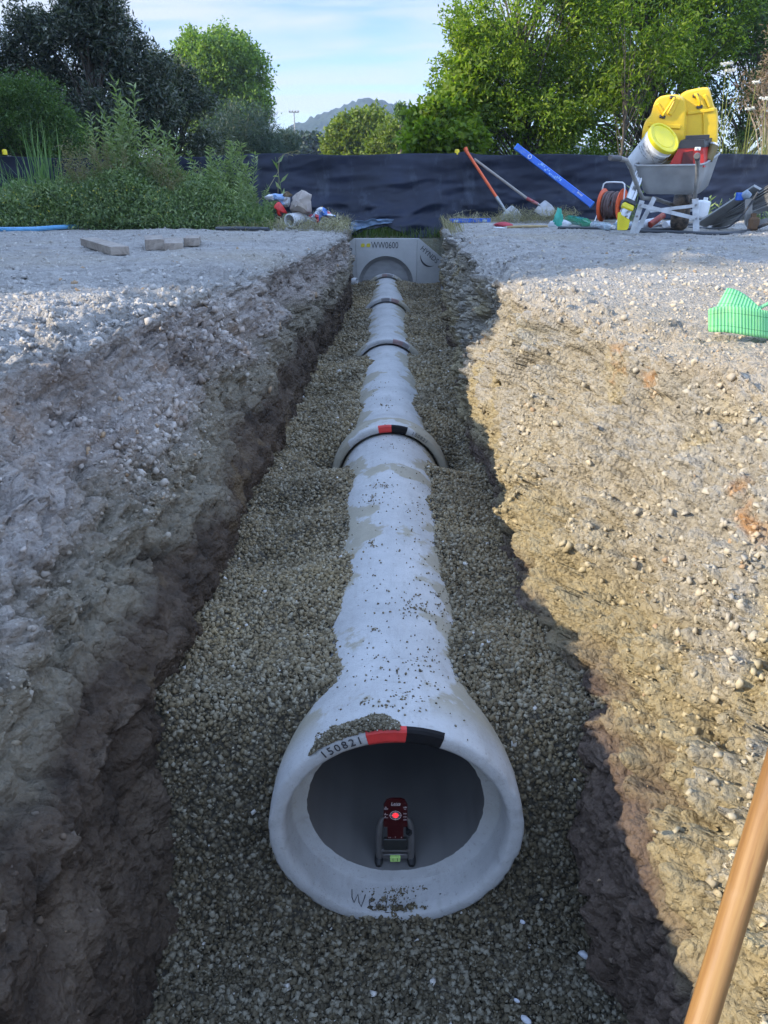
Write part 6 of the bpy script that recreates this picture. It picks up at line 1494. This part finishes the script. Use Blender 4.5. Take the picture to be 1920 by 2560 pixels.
# dry grass heaps
def straw(name, u0, u1, v0, Y0, Y1, n, h, label, hang=0.0, ll=(.12, .35)):
    uu_ = NR.uniform(u0, u1, n); Y_ = NR.uniform(Y0, Y1, n); C = np.stack([(uu_ - 960) / FPX * Y_ * .945, Y_, -.43 - .012 * Y_ + NR.random(n) ** 1.5 * h], 1)
    d = NR.normal(size=(n, 3)) * [1, 1, .28]; d /= np.linalg.norm(d, axis=1, keepdims=True); L_ = NR.uniform(*ll, n)[:, None]; s_ = np.cross(d, [0, 0, 1]); s_ /= np.linalg.norm(s_, axis=1, keepdims=True) + 1e-9
    bend = NR.normal(size=(n, 3)) * .04; w = .0022; V = []
    for f in (-.5, -.17, .17, .5):
        c_ = C + d * L_ * f + bend * (1 - 4 * f * f) + np.array([0, 0, -hang]) * (f + .5) ** 2; V += [c_ - s_ * w + [0, 0, .001], c_ + s_ * w]
    V = np.stack(V, 1); F = np.array([[2 * i, 2 * i + 1, 2 * i + 3, 2 * i + 2] for i in range(3)])[None] + (np.arange(n) * 8)[:, None, None]
    off = C.mean(0); o = link(name, np_mesh(name, V.reshape(-1, 3) - off, F.reshape(-1, 4)), STRAW); o.location = off; o['kind'] = 'stuff'; return o
straw('dry_grass', 1250, 1430, 545, 10.6, 11.6, 900, .14, '')
straw('dry_grass', 1130, 1260, 545, 10.6, 11.5, 350, .06, '')
straw('dry_grass', 690, 875, 545, 8.7, 10.6, 1000, .09, '')
straw('dry_grass', 560, 700, 560, 8.8, 9.6, 300, .06, '')
# straw hanging over the trench corners
n = 150; C = np.stack([NR.uniform(.70, .86, n), NR.uniform(8.9, 11.0, n), np.full(n, -.50)], 1); C[:, 2] += NR.uniform(-.02, .05, n)
o = blades('hanging_straw', C, NR.uniform(-.42, -.05, n), NR.uniform(.15, .9, n), np.full(n, .003), STRAW, kind='stuff', D0=np.stack([-np.ones(n), NR.normal(size=n) * .4, 0 * np.ones(n)], 1))
n = 120; C = np.stack([NR.uniform(-.62, -.44, n), NR.uniform(8.9, 10.9, n), np.full(n, -.50)], 1)
o = blades('hanging_straw', C, NR.uniform(-.25, .12, n), NR.uniform(.2, .9, n), np.full(n, .003), STRAW, kind='stuff', D0=np.stack([np.ones(n), NR.normal(size=n) * .4, 0 * np.ones(n)], 1))
# grass behind the headwall and beyond the fence
n = 9000; xx_ = NR.uniform(-1.6, 2.4, n); Y_ = NR.uniform(11.52, 14.5, n); C = np.stack([xx_, Y_, np.interp(Y_, [11.5, 12.6, 15], [-.80, -.75, -.60])], 1)
blades('bank_grass', C, NR.uniform(.05, .20, n), NR.uniform(.1, .8, n), np.full(n, .005), leaf_mat('grass_dark', (0.03, 0.06, 0.015), (0.07, 0.12, 0.03), (0.13, 0.17, 0.05), .3), kind='stuff')
n = 7000; uu_ = NR.uniform(-100, 2050, n); Y_ = NR.uniform(12.6, 15.5, n); C = np.stack([(uu_ - 960) / FPX * Y_ * .95, Y_, np.full(n, -.60)], 1)
blades('rough_grass', C, NR.uniform(.3, .95, n), NR.uniform(.1, .6, n), np.full(n, .006), GR, kind='stuff')
# weeds on the right side
for i, (u, Y, h, n, lab, ll) in enumerate([(1570, 11.2, .55, 3, 'single broad leaved weed standing behind the hose reel against the fence', .12), (1775, 10.6, .32, 3, 'small weed with bright leaves left of the metal ramp', .10), (1820, 10.4, .34, 4, 'small bright weed growing behind the metal ramp', .12), (726, 10.8, .78, 1, 'single pale stemmed weed with long leaves before the fence, above the litter', .16), (1900, 9.9, .30, 6, 'tuft of bright weeds behind the foot of the metal ramp', .08)]):
    stem_weed('weed', lab, GX(u, Y), Y, h, n, .12, ST, ll, ll * .28, 560 + i, nl=9)
# yellow-green grass tufts and wild carrot beyond the fence at the right
YG = leaf_mat('grass_yellow', (0.15, 0.18, 0.04), (0.26, 0.28, 0.08), (0.34, 0.33, 0.14), .35)
for (u, n, h, lab) in [(1850, 130, 1.35, 'tall yellow green grass clump beyond the fence right of the cases'), (1905, 110, 1.5, 'tall yellow green grass clump beyond the fence at the right edge'), (1790, 60, 1.1, 'thin yellow green grass clump just right of the yellow cases'), (1640, 50, 1.0, 'sparse pale grass clump just left of the yellow cases, beyond the fence'), (1225, 30, 1.0, 'short bright grass tuft beyond the fence right of the post')]:
    x = GX(u, 12.8); C = np.stack([x + NR.normal(size=n) * .16, 12.8 + NR.normal(size=n) * .15, np.full(n, -.6)], 1)
    blades('grass_clump', C, NR.uniform(.6, 1.0, n) * h, NR.uniform(0, .28, n), np.full(n, .0055), YG, lab, 'grass clump', group='yellow grass beyond the fence')
UMB = simple('umbel_white', (.70, .70, .64), .8, bump=0)
for i, (u, v, r__) in enumerate([(1816, 160, 15), (1826, 176, 13), (1915, 247, 18), (1755, 224, 12), (1874, 272, 10), (1890, 205, 9)]):
    hd = P(u, v + 2, 12.7); b0 = Vector((hd.x + rnd.uniform(-.05, .18), 12.7, -.6)); t = empty('wild_carrot', b0, ['white umbel flower on a tall stalk, upper left one of the tall pair', 'white umbel flower on a tall stalk, lower right one of the tall pair', 'large white umbel flower at the right edge', 'tilted white umbel flower nearest the yellow cases', 'small pale umbel seen edge on, right of the cases', 'small white umbel before the dry shrub'][i], 'flower', 'wild carrots beyond the fence')
    mb = MB(); mb.tube([b0, b0.lerp(hd, .4) + Vector((.04, 0, 0)), b0.lerp(hd, .8), hd], [.008, .006, .005, .004], 6)
    mb.tube([b0.lerp(hd, .55) + Vector((.02, 0, 0)), b0.lerp(hd, .7) + Vector((.12, 0, .05)), b0.lerp(hd, .8) + Vector((.18, 0, .12))], [.005, .004, .003], 5); mb.build('stem', YG, t)
    rr_ = r__ * 12.7 / FPX * .95; n = 150; a_ = NR.uniform(0, 6.28, n); q_ = np.sqrt(NR.random(n)) * rr_; C = np.stack([hd.x + q_ * np.cos(a_), hd.y + q_ * np.sin(a_), hd.z + .25 * q_ + NR.normal(size=n) * .004], 1) - np.array(b0)
    V, F = leaves(C, NR.normal(size=(n, 3)), .022, .016); link('umbel', np_mesh('umbel', V, F), UMB, t)
# bent grass stalk with a drooping head above the litter
hd = P(700, 392, 10.4); b0 = P(693, 560, 10.4); b0.z = ground_z(10.4)
t = empty('grass_stalk', b0, 'bent grass stalk with a drooping seed head before the fence above the litter', 'grass stalk')
mb = MB(); mb.tube([b0, P(695, 480, 10.4), P(697, 395, 10.4), P(715, 383, 10.4), P(745, 376, 10.4)], [.005, .004, .003, .003, .002], 5); mb.build('stem', STRAW, t)
C = np.array([P(705 + 42 * f, 385 - 9 * f + 5 * (k % 2), 10.4)[:] for k, f in enumerate(np.linspace(0, 1, 40))]) - np.array(b0); V, F = leaves(C, NR.normal(size=C.shape) * .4 + [1, 0, -.3], .04, .008); link('seed_head', np_mesh('seed_head', V, F), STRAW, t)
mb = MB(); mb.tube([P(600, 545, 9.5), P(660, 490, 9.9), P(695, 430, 10.3), P(700, 392, 10.4)], [.004, .004, .003, .002], 5); o = mb.build('straw_stalk', STRAW, None); tag(o, 'long straw stalk slanting across the right side of the weeds', 'grass stalk')

# ---------------------------------------------------------------- air
HM = bpy.data.materials.new('haze'); HM.use_nodes = True; ht_ = HM.node_tree; ht_.nodes.clear()
ho = ht_.nodes.new('ShaderNodeOutputMaterial'); pv = ht_.nodes.new('ShaderNodeVolumePrincipled'); ht_.links.new(pv.outputs[0], ho.inputs[1])
pv.inputs['Color'].default_value = (0.62, 0.76, 1.0, 1); pv.inputs['Density'].default_value = 0.0006; pv.inputs['Anisotropy'].default_value = 0.2
mb = MB(); mb.box((0, 0, 40), (2400, 2400, 96)); hz = mb.build('haze', HM, None); hz['kind'] = 'stuff'
